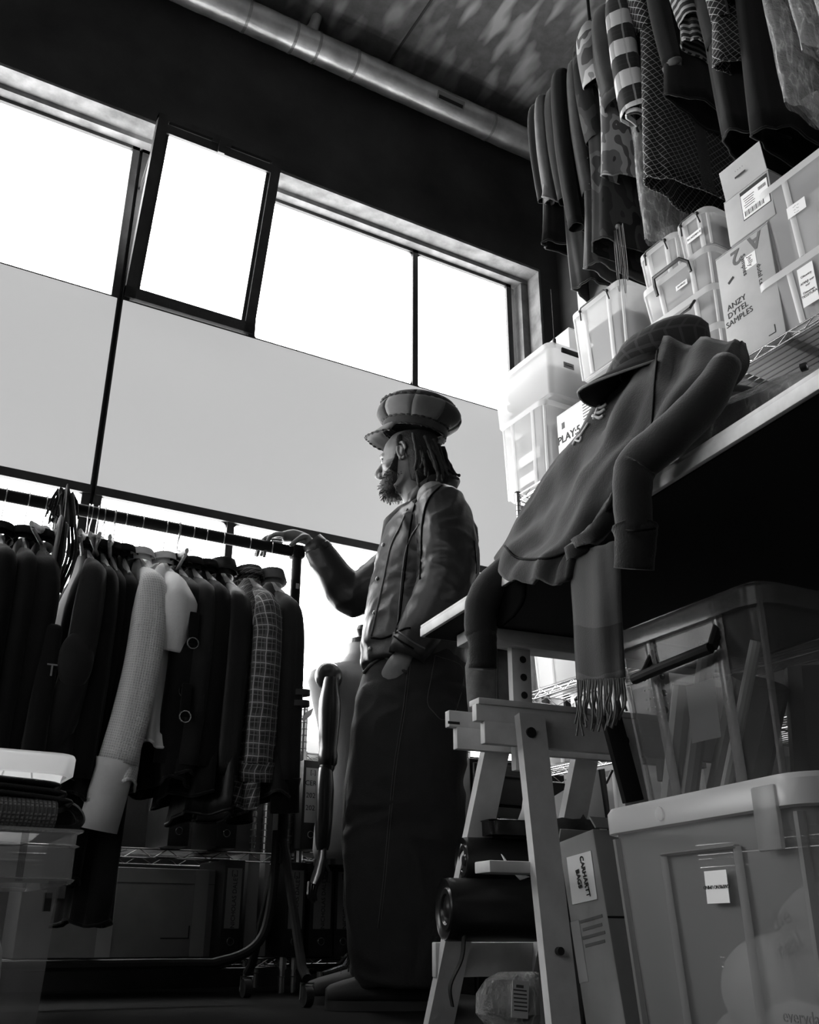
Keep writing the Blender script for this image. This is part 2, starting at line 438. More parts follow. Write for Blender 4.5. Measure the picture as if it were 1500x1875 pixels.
mb = MB(); hop(mb, (ox0+ox1)/2-.015, (ox0+ox1)/2+.02, Hh-.10, Hh-.035, -.05, -.028); hop(mb, (ox0+ox1)/2-.05, (ox0+ox1)/2+.05, Hh-.05, Hh-.035, -.04, -.02)
part('hopper_catch', mb, m_steel, w2)
mb = MB(); hop(mb, ox0+.06, ox1-.06, Hh-.048, Hh-.032, -.006, .006); part('hopper_strip', mb, mat('pale_putty', .45, .8), w2)
for s, x in ((0, ox0+.008), (1, ox1-.008)):   # stay arms
    mb = MB().tube([(x, 3.97, 3.86), (x, 4.18, 3.72)], .006, 6); part('stay_arm', mb, m_steel, w2)
# side window (outside the picture)
wl = bpy.data.objects.new('window_4', None); COL.objects.link(wl); struct(wl)
mb = MB()
for k in range(6):
    y = LW0+.02+(LW1-LW0-.04)*k/5; mb.box((XL-.06, y, (LZ0+LZ1)/2), (.06, .04, LZ1-LZ0))
for z in (LZ0+.02, (LZ0+LZ1)/2, LZ1-.02): mb.box((XL-.06, (LW0+LW1)/2, z), (.06, LW1-LW0, .04))
part('window_frame', mb, m_steel, wl)
part('pane', MB().box((XL-.08, (LW0+LW1)/2, (LZ0+LZ1)/2), (.008, LW1-LW0-.02, LZ1-LZ0-.02)), glow('side_pane', 1.2), wl)

# duct along the wall under the ceiling
pipe = thing('duct_pipe', 'long wrapped foil duct running under the ceiling above the windows', 'pipe', (0, 3.84, 4.84))
m_foil = mat('foil_wrap', .85, .36, metal=.85, var=.35, vs=7, bmp=.5, bs=26)
pr = .088
mb = MB(); x = XL+.02; pts = []; rr = []
rnd = random.Random(3)
while x < XR-.03:
    pts.append((x, 0, 0)); rr.append(pr*(1+rnd.uniform(-.018, .018))); x += .055
mb.tube(pts, rr, 22); part('foil_tube', mb, m_foil, pipe, sharp=0)
for x in (1.14, 1.42, 1.56, 1.80, 2.75):
    mb = MB().tube([(x-.008, 0, 0), (x+.008, 0, 0)], pr*1.035, 22); part('tape_band', mb, mat('foil_tape', .4, .35, metal=.7, bmp=.9, bs=60), pipe)
for x in (1.52, -.6):
    mb = MB().tube([(x, -.01, .06), (x+.01, -.03, .12), (x+.02, -.05, .185)], [.05, .032, .03], 12); part('hanger_strap', mb, m_foil, pipe)
a = math.radians(200); p = V3(2.42, math.cos(a)*pr*1.02, math.sin(a)*pr*1.02)
Mx = frame4(p, (1, 0, 0), V3(0, -math.sin(a), math.cos(a))*-1)
part('duct_label', MB().box((0, 0, 0), (.19, .055, .002)), mat('grey_label', .22, .5), pipe).matrix_local = Mx
part('duct_label_print', MB().box((0, -.008, .0015), (.17, .022, .001)), mat('black_print', .01, .6), pipe).matrix_local = Mx
# seam in the ceiling sheets
part('ceiling_joint', MB().box((2.05, (YB+4)/2, ZC-.004), (.012, 4-YB, .008)), mat('joint_dark', .02, .9), bpy.data.objects['ceiling'])
# ================================================================== garment rack by the window
m_black = mat('black_steel', .009, .6, var=.3, vs=20, spec=.25)
m_chrome = mat('chrome', .6, .18, metal=1.0)
RY, RZ, RX = 3.11, 1.47, 1.303
rack = thing('garment_rack', 'black tubular steel garment rack on castors standing before the windows', 'clothes rack', (0, RY, 0))
part('rail', MB().tube([(-.75, 0, RZ), (RX+.02, 0, RZ)], .021, 14), m_black, rack)
for x in (RX, -.7):
    part('post', MB().tube([(x, 0, RZ), (x, 0, .40)], .018, 12), m_black, rack)
    part('collar', MB().bbox((x, 0, RZ), (.05, .05, .05), .01), m_black, rack)
    for s in (-1, 1):
        part('leg', MB().tube([(x, s*.01, .47), (x, s*.08, .33), (x, s*.20, .10), (x, s*.235, .075)], .014, 10), m_black, rack)
        cw = part('castor', MB().tube([(x-.012, s*.24, .028), (x+.012, s*.24, .028)], .028, 14), mat('black_rubber', .015, .6), rack)
        mb = MB()
        mb.tube([(x-.02, s*.24, .02), (x-.02, s*.24, .062), (x+.02, s*.24, .062), (x+.02, s*.24, .02)], .0035, 6)
        part('castor_fork', mb, m_chrome, cw)
part('shelf_tube', MB().tube(spline([(RX-.02, 0, .50), (RX-.025, 0, .30), (RX-.06, 0, .17), (RX-.18, 0, .115), (RX-.4, 0, .11), (-.5, 0, .11), (-.66, 0, .16), (-.69, 0, .32)], 5), .015, 10), m_black, rack)
part('price_sticker', MB().box((RX, -.0185, 1.335), (.012, .001, .02)), mat('white_sticker', .6, .6), rack)

# ------------------------------------------------------------------ garments
m_wood = mat('pale_hanger_wood', .5, .55, var=.25, vs=30)
m_dwood = mat('dark_hanger_wood', .10, .4, var=.3, vs=30)
m_wire = mat('hook_wire', .55, .3, metal=1.0)
m_inside = mat('garment_lining', .004, 1.0, spec=0.0)  # near black, paints the shade inside open hems and sleeves
def hanger(parent, m, half=.20, drop=.075, top=.10):
    """local frame: rail axis is x, rail centre at z=0, shoulders along y"""
    mb = MB(); p = []
    for k in range(9):
        a = math.radians(-30 + k*30); p.append((0, .026*math.cos(a), .026*math.sin(a)))
    p += [(0, -.02, -.03), (0, 0, -.05), (0, 0, -top)]
    h = part('hanger_hook', mb.tube(p, .0017, 6), m_wire, parent)
    mb = MB().tube(spline([(0, -half, -top-drop), (0, -half*.5, -top-.015-drop*.3), (0, 0, -top+.005), (0, half*.5, -top-.015-drop*.3), (0, half, -top-drop)], 4), [.008]*2+[.010]*13+[.008]*2, 8, flat=(.8, 1.3))
    part('hanger_bar', mb, m, parent); return h
def tub(a, n, sq):  # superellipse unit point
    c, s = math.cos(a), math.sin(a)
    return math.copysign(abs(c)**(2/sq), c), math.copysign(abs(s)**(2/sq), s)
def garment(name, label, cat, loc, m, rz=0, length=.68, hw=.20, th=.05, slv=.52, slv_r=.062, slv_sw=.0, collar=.03, flare=.02,
            folds=.012, seed=0, hang=m_wood, sleeves=True, cuff=None, group=None, open_front=False, collar_m=None, top=.145, slv_end=.8, sub=None, front_in=0.0):
    """a garment on its hanger: body, two sleeves, collar, cuffs, hem; shoulders along local y, thickness along x"""
    rnd = random.Random(seed); t = thing(name, label, cat, loc, rz, group)
    if hang: hanger(t, hang, hw*.9, .10, top)
    z0 = -top; n = 36; ph = [rnd.uniform(0, 6.28) for _ in range(6)]
    prof = [(0, .036, .012), (.012, .055, .018), (.05, hw*.46, .022), (.09, hw*.72, .028), (.125, hw*.92, th*.68), (.16, hw, th*.85), (.22, hw, th)]
    K = 12
    for k in range(1, K+1):
        f = k/K; prof.append((.22 + (length-.22)*f, hw + flare*f - .012*math.sin(f*PI), th*(1+.25*f)))
    R = []
    for dz, hy, hx in prof:
        f = dz/length; ring = []
        for j in range(n):
            a = j*2*PI/n; c, s = tub(a, n, 2.6)
            wv = folds*f*(math.sin(5*a+ph[0]+f*2) + .7*math.sin(9*a+ph[1]-f*3) + .5*math.sin(3*a+ph[2]))
            x = c*hx + math.cos(a)*wv; y = s*hy + math.sin(a)*wv
            x += .018*f*math.sin(f*4+ph[3]); y += .012*f*math.sin(f*3+ph[4])
            ring.append(V3(x, y, z0-dz - .01*f*math.sin(3*a+ph[5])))
        R.append(ring)
    mb = MB().rings(R, True, True, False); b = part('body', mb, m, t, sharp=0); thick(b, .004)
    hem = MB().tube(R[-1] + [R[-1][0]], .005, 6); part('hem', hem, m, b, sharp=0)
    if collar:
        mb = MB(); rr = []
        for dz, k in ((.012, 1.25), (-collar*.6, 1.05), (-collar, 1.1), (-collar*.9, 1.3), (.0, 1.6)):
            rr.append([V3(math.cos(a)*.036*k, math.sin(a)*.06*k, z0-dz+.002) for a in [j*2*PI/20 for j in range(20)]])
        c = part('collar', mb.rings(rr, True, False, False), collar_m or m, t); thick(c, .004)
    if sleeves:
        for sd in (-1, 1):
            y0 = sd*(hw-.03); sw = slv_sw*(1 if sd < 0 else .4) + rnd.uniform(-.01, .01)
            P = spline([(0, sd*hw*.50, z0-.062), (0, sd*hw*.86, z0-.112), (.0, sd*(hw+.015), z0-.175), (sw*.12, sd*(hw+.02), z0-.13-slv*.45), (sw*.5, sd*(hw+.005), z0-.13-slv*.75), (sw, sd*(hw-.015), z0-.13-slv)], 5)
            q = len(P); rs = []
            for i in range(q):
                f = i/(q-1); rs.append((slv_r*(.26+.74*min(1, f*2.1)))*(1-(1-slv_end)*f))
            o = part('sleeve', MB().fold_tube(P, rs, 22, (.85, .72), .11, seed*3+sd), m, t, sharp=0); thick(o, .003)
            e = P[-1]; d = (P[-1]-P[-2]).normalized()
            if cuff: o2 = part('cuff', MB().tube([e-d*.004, e+d*.02, e+d*cuff[0]], [rs[-1]*1.0, rs[-1]*.90, rs[-1]*.92], 16, cap=False, flat=(1.0, .72)), cuff[1], o, sharp=0); thick(o2, .003)
            part('sleeve_opening', MB().tube([e-d*.05, e-d*.045], rs[-1]*.74, 16, flat=(1.0, .72)), m_inside, o)
    return t
def rx(px, py=1100, Y=2.92): return at(px, py, Y=Y).x

c_black = cloth('black_cloth', .005, sheen=.12); c_dark = cloth('charcoal_cloth', .009, sheen=.2)
c_navy = cloth('dark_blue_cloth', .016, sheen=.3); c_grey = cloth('mid_grey_cloth', .085)
c_pale = cloth('pale_grey_cloth', .32); c_leather = mat('black_leather', .006, .5, bmp=.4, bs=45)
def waffle():
    m, nt, b = nodes('waffle_knit'); uv = coord(nt, 'UV'); mp = N(nt, 'ShaderNodeMapping'); mp.inputs['Scale'].default_value = (135, 135, 1); L(nt, uv, mp.inputs[0])
    ch = N(nt, 'ShaderNodeTexVoronoi', distance='CHEBYCHEV'); ch.inputs['Scale'].default_value = 1; ch.inputs['Randomness'].default_value = 0; L(nt, mp.outputs[0], ch.inputs[0])
    L(nt, ramp(nt, ch.outputs['Distance'], [(.15, .60), (.5, .88)]), b.inputs['Base Color']); b.inputs['Roughness'].default_value = .9
    bump(nt, b, ch.outputs['Distance'], .8, .003); return m
m_waffle = waffle()
m_white = cloth('white_jersey', .88, var=.08); m_whiteribs = cloth('white_rib', .85, var=.1)
m_check = grid_cloth('tartan_shirting', .05, [(0, .034, .014, .1, .14, .6), (1, .04, .016, .2, .14, .6), (0, .034, .002, .0, .75, .9), (1, .04, .0025, .0, .6, .85), (0, .034, .002, .5, .3, .8), (1, .04, .002, .6, .3, .8)])
G = 'clothes on the garment rack'
def rk(px, py=1100): return (rx(px, py), RY, RZ)
def onrail(px, dy=0): return (rx(px), RY+dy, RZ)

garment('dark_coat', 'long black coat hanging at the far left end of the rack', 'coat', rk(-12), c_black, length=.95, hw=.21, th=.06, slv=.66, seed=1, hang=m_dwood, group=G)
garment('dark_coat', 'black quilted coat second from the left end of the rack', 'coat', rk(36), c_dark, length=1.0, hw=.20, th=.045, slv=.6, seed=2, hang=m_dwood, group=G)
t = garment('work_jacket', 'charcoal work jacket with patch pockets behind the pale strap on the rack', 'jacket', rk(72), c_dark, length=.86, hw=.20, th=.045, slv=.55, seed=3, slv_sw=-.02, hang=m_dwood, group=G)
for z in (-.30, -.46): part('pocket', MB().bbox((-.062, -.06, z), (.012, .13, .13), .004), c_black, t)
# pale strap folded over its hanger
t = thing('webbing_strap', 'grey folded webbing strap looped over a hanger on the rack', 'strap', (rx(97), RY, RZ), 0, G)
hanger(t, m_wood, .12, .02)
for k, (yo, l) in enumerate(((-.19, .46), (-.165, .50), (-.14, .43))):
    P = [(-.01+k*.012, yo+.05, -.12), (-.012+k*.012, yo, -.14), (-.016+k*.012, yo-.01, -.14-l*.5), (.0+k*.012, yo, -.14-l)]
    part('strap_fall', MB().tube(spline(P, 5), .019, 8, flat=(.35, 1.0) if k != 1 else (.9, .4)), c_grey if k else cloth('ash_cloth', .15), t, sharp=0)
# tote bag with print
t = thing('tote_bag', 'black canvas tote bag printed with white letters hanging low on the rack', 'bag', (rx(98), RY-.09, RZ), 0, G)
P = [V3(-.03, -.14, -.44), V3(-.03, .12, -.44)]
part('bag_body', MB().bbox((0, -.02, -.66), (.06, .30, .40), .02, seg=3), c_dark, t)
for s in (-.08, .06): part('bag_handle', MB().tube(spline([(0, s-.04, -.47), (0, s-.03, -.25), (0, s+.05, -.005+.028), (0, s+.07, -.25), (0, s+.08, -.47)], 5), .010, 6, flat=(.35, 1)), c_dark, t)
lettering('bag_print', 'T', .05, mat('print_white', .30, .7), t, frame4((.012, -.172, -.60), (1, 0, 0), (0, 0, 1)), align='CENTER')
# empty hangers crowded together with a rope tassel
G2 = 'empty hangers on the rack'
for k, (px, lab) in enumerate(((106, 'leftmost empty wooden hanger beside the rope tassel'), (178, 'pale empty wooden hanger left of the crowded group'), (196, 'pale empty wooden hanger second in the crowded group'),
                               (213, 'pale empty wooden hanger third in the crowded group'), (232, 'pale empty wooden hanger fourth in the crowded group'), (356, 'lone pale wooden hanger beside the white T-shirt'))):
    t = thing('wooden_hanger', lab, 'hanger', (rx(px, 980), RY, RZ), .12*(k % 3 - 1)-.25, G2)
    hanger(t, m_wood, .23, .06)
    part('trouser_bar', MB().tube([(0, -.21, -.165), (0, .21, -.165)], .006, 8), m_wood, t)
t = thing('rope_tassel', 'shaggy dark rope tassel hung over the rail left of the hangers', 'tassel', (rx(124, 950), RY-.02, RZ), 0, None)
rnd = random.Random(5); mb = MB()
for k in range(60):
    a = rnd.uniform(0, 6.28); r = rnd.uniform(.0, .028); l = rnd.uniform(.06, .11)
    mb.tube([(r*math.cos(a), r*math.sin(a)-.03, .03+rnd.uniform(-.01, .01)), (r*1.6*math.cos(a), r*1.6*math.sin(a)-.035, .0), (r*2.0*math.cos(a), r*2*math.sin(a)-.03, .03-l)], .003, 5)
o = part('tassel_threads', mb, c_dark, t); o['kind'] = 'stuff'
for k in range(5):
    x = .01*k-.02; P = spline([(x, -.06, .02), (x+.015, -.10, -.10), (x+.03, -.06-.01*k, -.20), (x, -.11, -.33)], 5)
    part('tassel_cord', MB().tube(P, .005, 6), c_dark if k % 2 else c_grey, t)

t = garment('sweatshirt', 'charcoal sweatshirt with a padded elbow patch on its long sleeve', 'sweatshirt', rk(166), c_navy, length=.74, hw=.20, th=.06, slv=.60, slv_r=.072, slv_sw=-.10, seed=4, group=G, cuff=(.07, c_dark), slv_end=.74)
part('elbow_patch', MB().ball((-.030, -.250, -.56), (.050, .026, .085), 18, 12), cloth('patch_cloth', .022), t, sharp=0)
part('chest_badge', MB().lathe([(.001, .004), (.035, .004), (.04, 0), (.001, -.004)], 20, (-.066, -.05, -.24), Matrix.Rotation(-PI/2, 3, 'Y')), c_pale, t)
garment('black_shirt', 'black shirt hanging between the sweatshirt and the empty hangers', 'shirt', rk(192), c_black, length=.78, hw=.195, th=.03, slv=.6, slv_r=.05, seed=6, group=G)
t = garment('black_overcoat', 'long black overcoat in the middle of the rack left of the white knit', 'coat', rk(212), c_black, length=1.0, hw=.165, th=.03, slv=.5, slv_r=.05, flare=-.02, folds=.006, seed=7, group=G)
for k in range(3): part('toggle', MB().tube([(-.07, -.10, -.40-k*.09), (-.07, -.085, -.43-k*.09)], .007, 6), m_chrome, t)
garment('black_cardigan', 'black cardigan pressed against the white knit top', 'cardigan', rk(236), c_black, length=.85, hw=.17, flare=0, folds=.006, th=.028, slv=.5, slv_r=.042, seed=8, group=G)
garment('thermal_top', 'off white long sleeved thermal top with a ribbed cuff', 'top', rk(270), m_waffle, length=.74, hw=.215, th=.03, slv=.55, slv_r=.066, slv_sw=-.045, seed=9, group=G, cuff=(.19, m_whiteribs), slv_end=.92, collar_m=m_whiteribs, folds=.005)
t = garment('long_skirt', 'dark wool skirt hanging low beneath the white cuff', 'skirt', (rx(262), RY+.03, RZ), c_dark, length=1.12, hw=.12, th=.05, sleeves=False, collar=0, seed=22, group=G, top=.13)
garment('t_shirt', 'short sleeved white T-shirt beside the thermal top', 't-shirt', rk(318), m_white, length=.62, hw=.215, th=.03, slv=.20, slv_r=.064, slv_sw=-.01, seed=10, group=G, slv_end=1.15, collar_m=m_whiteribs)
t = garment('utility_jacket', 'dark utility jacket with metal buckle rings right of the T-shirt', 'jacket', rk(345), c_dark, length=.72, hw=.195, th=.045, slv=.54, seed=11, group=G)
for y, z in ((-.235, -.42), (-.20, -.56), (-.225, -.64)):
    bk = part('webbing_tab', MB().bbox((-.0, y-.035, z), (.03, .01, .10), .003), c_black, t)
    mb = MB().tube([(-.0+.017*math.cos(a), y-.045, z-.05+.017*math.sin(a)) for a in [k*PI/7 for k in range(15)]], .0025, 6); part('buckle_ring', mb, m_chrome, bk)
garment('denim_jacket', 'dark denim jacket with pale topstitching between utility jacket and fleece', 'jacket', rk(372), c_navy, length=.70, hw=.205, th=.04, slv=.54, seed=12, group=G)
garment('fleece', 'plain black fleece with rounded shoulders in the right half of the rack', 'fleece', rk(398), c_black, length=.75, hw=.205, th=.045, slv=.54, slv_r=.064, seed=13, group=G)
garment('leather_coat', 'long black leather coat with a raised collar left of the tartan shirt', 'coat', rk(432), c_leather, length=.80, hw=.205, th=.045, slv=.56, slv_r=.060, seed=14, group=G, collar=.05)
garment('tartan_shirt', 'tartan flannel shirt with white overcheck near the rack end', 'shirt', rk(484), m_check, length=.78, hw=.215, th=.035, slv=.52, slv_r=.062, seed=15, group=G, cuff=(.055, m_check), slv_end=.98, collar=.04)
t = garment('striped_jacket', 'grey wool jacket with striped sleeve bands at the right end of the rack', 'jacket', rk(527), cloth('slate_cloth', .022, sheen=.3), length=.74, hw=.205, th=.045, slv=.56, slv_r=.062, slv_sw=.03, seed=16, group=G, cuff=(.10, c_black), collar=.045, collar_m=cloth('pale_collar', .18))
for s in [o for o in t.children if o.name.startswith('sleeve') and 'opening' not in o.name][:1]:
    for z in (.50, .535):
        x = .035*(z-.1)/.68
        part('sleeve_band', MB().tube([(.018+x*.0+.003, -.212, -z-.06), (.020+.003, -.211, -z-.078)], .0615, 16, cap=False, flat=(1, .74)), cloth('band_cloth', .09), s, sharp=0)
# ================================================================== wire shelving, boxes, bins
m_wirec = mat('shelf_wire', .55, .25, metal=1.0)
m_card = mat('brown_card', .26, .9, var=.14, vs=7, bmp=.12, bs=25)
m_card2 = mat('pale_card', .55, .9, var=.1, vs=6, bmp=.12, bs=25)
m_paper = mat('white_paper', .78, .9)
m_ink = mat('black_ink', .012, .7)
m_tape = mat('packing_tape', .34, .3, spec=.6)
def wire_shelf(name, label, x0, x1, y0, y1, zs, ztop, gap=.028, along='x', posts=True, group=None):
    """chrome wire shelving: posts with rings, and shelves of rods with a zigzag rim"""
    t = thing(name, label, 'shelving', ((x0+x1)/2, (y0+y1)/2, 0), 0, group)
    hx, hy = (x1-x0)/2, (y1-y0)/2
    if posts:
        for sx in (-1, 1):
            for sy in (-1, 1):
                mb = MB().tube([(sx*hx, sy*hy, 0), (sx*hx, sy*hy, ztop)], .0115, 10)
                p = part('post', mb, m_wirec, t)
                mb = MB(); z = .05
                while z < ztop:
                    mb.tube([(sx*hx, sy*hy, z), (sx*hx, sy*hy, z+.003)], .0128, 10); z += .025
                part('post_rings', mb, mat('post_groove', .12, .4, metal=.8), p)['kind'] = 'stuff'
                part('post_cap', MB().tube([(sx*hx, sy*hy, ztop), (sx*hx, sy*hy, ztop+.01)], .014, 10), mat('black_rubber', .015, .6), p)
    for z in zs:
        s = part('shelf_rim', MB(), m_wirec, t) if False else None
        mb = MB()
        for zz in (z-.004, z-.034):
            for sy in (-1, 1): mb.tube([(-hx, sy*hy, zz), (hx, sy*hy, zz)], .0032, 6)
            for sx in (-1, 1): mb.tube([(sx*hx, -hy, zz), (sx*hx, hy, zz)], .0032, 6)
        for sy in (-1, 1):
            n = int(2*hx/.05); mb.tube([(-hx+2*hx*k/n, sy*hy, z-.004-.030*(k % 2)) for k in range(n+1)], .002, 5)
        for sx in (-1, 1):
            n = int(2*hy/.05); mb.tube([(sx*hx, -hy+2*hy*k/n, z-.004-.030*(k % 2)) for k in range(n+1)], .002, 5)
        rim = part('shelf_rim', mb, m_wirec, t)
        if along == 'x':
            n = int(2*hy/gap); rods = [((-hx, -hy+2*hy*k/n), (hx, -hy+2*hy*k/n)) for k in range(1, n)]
            cr = [((-hx+2*hx*k/4, -hy), (-hx+2*hx*k/4, hy)) for k in range(1, 4)]
        else:
            n = int(2*hx/gap); rods = [((-hx+2*hx*k/n, -hy), (-hx+2*hx*k/n, hy)) for k in range(1, n)]
            cr = [((-hx, -hy+2*hy*k/4), (hx, -hy+2*hy*k/4)) for k in range(1, 4)]
        for a, b in rods: part('shelf_rod', MB().tube([(a[0], a[1], z-.003), (b[0], b[1], z-.003)], .0022, 5), m_wirec, rim)
        mb = MB()
        for a, b in cr: mb.tube([(a[0], a[1], z-.010), (b[0], b[1], z-.010)], .0035, 6)
        part('cross_rod', mb, m_wirec, rim)
        if posts:
            for sx in (-1, 1):
                for sy in (-1, 1): part('shelf_clip', MB().tube([(sx*hx, sy*hy, z-.04), (sx*hx, sy*hy, z)], .0165, 10), m_wirec, rim)
    return t
def rrect(w, d, r, n=5):
    """rounded rectangle outline centred on 0"""
    P = []
    for cx, cy, a0 in ((w/2-r, d/2-r, 0), (-w/2+r, d/2-r, 90), (-w/2+r, -d/2+r, 180), (w/2-r, -d/2+r, 270)):
        for k in range(n+1):
            a = math.radians(a0+90*k/n); P.append((cx+r*math.cos(a), cy+r*math.sin(a)))
    return P
def box_open(w, d, h, taper=.92, wall=.003, r=.03, flange=.008):
    """open tub as a thin-walled surface with a turned-out rim"""
    R = []
    for z, k, o in ((0, taper, -.012), (.012, taper, 0), (h*.5, (1+taper)/2, 0), (h-.004, 1, 0), (h-.002, 1, flange), (h, 1, flange)):
        R.append([V3(x*1, y*1, z) for x, y in rrect(w*k+2*o, d*k+2*o, max(.006, r*k+o))])
    return MB().rings(R, True, True, False)
m_clear = plastic('clear_box_plastic', .85, .58, .45, .22)
m_milky = plastic('milky_box_plastic', .85, .22, .55, .3)
m_lid = plastic('box_lid_plastic', .85, .25, .5, .25)
m_dimclear = plastic('grey_clear_plastic', .18, .62, .3, .18)
def contents(parent, w, d, h, kind, seed):
    """what is packed in the box: folded lumps of cloth, sheets or reels"""
    rnd = random.Random(seed)
    if kind == 'cloth':
        z = .014
        for k in range(3):
            hh = (h*.8)/3*rnd.uniform(.8, 1.05)
            mb = MB(); mb.bbox((rnd.uniform(-.01, .01), 0, z+hh/2), (w*.80, d*.80, hh*.9), min(.02, hh*.35), seg=3)
            o = part('folded_cloth', mb, cloth('packed_cloth_%d' % (rnd.randint(0, 3)), [.12, .25, .38, .55][rnd.randint(0, 3)] if False else [.07, .2, .32, .12][k]), parent); z += hh
            tx = bpy.data.textures.get('crumple') or bpy.data.textures.new('crumple', 'CLOUDS'); tx.noise_scale = .06
            sb = o.modifiers.new('sub', 'SUBSURF'); sb.levels = sb.render_levels = 1
            dm = o.modifiers.new('crumple', 'DISPLACE'); dm.texture = tx; dm.strength = .018; dm.texture_coords = 'GLOBAL'
    elif kind == 'sheets':
        for k in range(7):
            x = -w*.38 + w*.76*k/6
            part('upright_folder', MB().bbox((0, -d*.36+d*.72*k/6, h*.42), (w*.8, .012, h*.76), .003), mat('folder_grey_%d' % (k % 3), [.3, .5, .18][k % 3], .7), parent)
    elif kind == 'reels':
        for k in range(4):
            part('reel', MB().lathe([(.001, 0), (.035, 0), (.035, .006), (.02, .01), (.02, h*.55), (.035, h*.57), (.035, h*.6), (.001, h*.6)], 16, (-w*.3+w*.2*k, rnd.uniform(-.2, .2)*d, .016)), mat('reel_grey', .3, .6), parent)
    elif kind == 'balls':
        for k in range(6):
            part('soft_bundle', MB().ball((rnd.uniform(-.3, .3)*w, rnd.uniform(-.28, .28)*d, .06+rnd.uniform(0, h*.45)), (.07, .06, .045), 12, 8), cloth('bundle_cloth_%d' % (k % 3), [.35, .2, .5][k % 3]), parent)
def crate(name, label, loc, w, d, h, rz=0, m=None, lid=True, handle='wire', kind='cloth', seed=0, taper=.93, group=None, faces=(-1,), note=None, ribs=True, rot=None, mrib=None):
    """lidded plastic storage box; w along local x, d along local y; clip handles on the faces y = -d/2 (and +d/2)"""
    t = thing(name, label, 'storage box', loc, rz, group, rot=rot); m = m or m_clear
    b = part('tub', box_open(w, d, h, taper), m, t, sharp=40)
    part('tub_base', MB().prism([(x, y) for x, y in rrect(w*taper*.96, d*taper*.96, .025)], .003, Matrix.Rotation(PI/2, 3, 'X'), (0, 0, .006)), m_milky, b)
    if ribs:
        for s in faces:
            for x in (-w*.24, w*.24):
                P = [V3(x*taper, s*(d*taper/2+.003), .01), V3(x, s*(d/2+.003), h-.01)]
                part('rib', MB().tube(P, .012, 6, flat=(1, .25)), mrib or m_milky, b)
        for sx in (-1, 1):
            for s in faces:
                part('corner_rib', MB().tube([V3(sx*(w*taper/2-.006), s*(d*taper/2-.006), .01), V3(sx*(w/2-.006), s*(d/2-.006), h-.01)], .006, 6), mrib or m_milky, b)
    if lid:
        R = []
        for z, o in ((h-.022, .012), (h+.006, .013), (h+.012, .006), (h+.012, -.01), (h+.007, -.016)):
            R.append([V3(x, y, z) for x, y in rrect(w+2*o, d+2*o, .035+o)])
        l = part('lid', MB().rings(R, True, False, True), m_lid, t, sharp=40)
    if handle:
        for s in faces:
            hm = mat('black_handle', .012, .35)
            if handle == 'wire':
                r = .0035; x = w*.27
                P = [(-x-.006, s*(d/2+.012), h-.055), (-x, s*(d/2+.020), h-.012), (-x+.012, s*(d/2+.024), h-.004), (x-.012, s*(d/2+.024), h-.004), (x, s*(d/2+.020), h-.012), (x+.006, s*(d/2+.012), h-.055)]
                hd = part('clip_handle', MB().tube(P, r, 8), hm, t)
                for sx in (-1, 1): part('hinge_pin', MB().ball((sx*(x+.002), s*(d/2+.018), h-.012), .0075, 8, 6), hm, hd)
            else:
                x = w*.25
                P = [(-x, s*(d/2+.012), h-.06), (-x, s*(d/2+.022), h-.018), (-x+.02, s*(d/2+.045), h+.0), (x-.02, s*(d/2+.045), h+.0), (x, s*(d/2+.022), h-.018), (x, s*(d/2+.012), h-.06)]
                if handle == 'down':
                    P = [(-x, s*(d/2+.014), h-.025), (-x, s*(d/2+.045), h-.07), (x, s*(d/2+.045), h-.07), (x, s*(d/2+.014), h-.025)]
                hd = part('clip_handle', MB().tube(P, .008, 8, flat=(1, .7)), hm, t)
    if kind: contents(t, w*taper, d*taper, h, kind, seed)
    if note:
        (nx, nz, nw, nh, txt, sz) = note
        lab = part('label_card', MB().box((nx, -d/2-.0035-(.001), nz), (nw, .001, nh)), m_paper, t)
        if txt: lettering('label_writing', txt, sz, m_ink, lab, frame4((nx, -d/2-.0055, nz), (1, 0, 0), (0, 0, 1)))
    return t
def carton(name, label, loc, w, d, h, rz=0, m=None, rot=None, group=None, tape=True, flaps=True):
    """closed cardboard carton: body, lid flaps with a seam, tape"""
    t = thing(name, label, 'cardboard box', loc, rz, group, rot=rot); m = m or m_card
    b = part('carton_body', MB().bbox((0, 0, h/2-.002), (w, d, h-.004), .004), m, t)
    for s in (-1, 1): part('flap', MB().box((0, s*d/4, h-.001), (w, d/2-.003, .003)), m, t)
    if tape: part('tape', MB().box((0, 0, h+.001), (w*.98, .05, .001)).box((0, -d/2-.0007, h-.04), (.05, .001, .08) if False else (.001, .001, .001)), m_tape, t)
    return t

# ------------------------------------------------------------------ low shelving under the windows
sh1 = wire_shelf('wire_shelving', 'chrome wire shelving along the window wall behind the garment rack', -.85, 1.515, 3.56, 3.92, (.115, .465, .83), 1.02)
sh2 = wire_shelf('wire_shelving', 'chrome wire shelving behind the tailor\'s dummy and the man', 1.56, 2.32, 3.56, 3.92, (.115, .475, .84), 1.02)
c = thing('long_carton', 'long flat brown cardboard box lying on the bottom shelf behind the rack', 'cardboard box', (.93, 3.70, .116))
part('carton_body', MB().bbox((0, 0, .142), (.66, .25, .284), .006), m_card, c)
part('lid_seam', MB().box((0, -.126, .235), (.655, .001, .0025)), mat('card_seam', .12, .9), c)
part('printed_corner', MB().box((.19, -.1262, .06), (.10, .001, .004)).box((.238, -.1262, .08), (.004, .001, .04)), m_ink, c)
for x in (-.05, .27): part('tape_strip', MB().box((x, -.1262, .142), (.05, .0012, .28)), m_tape, c)
GB = 'ring binders on the low shelves'
m_bind = mat('black_binder', .012, .4, bmp=.2, bs=80); m_spine = mat('spine_card', .20, .85)
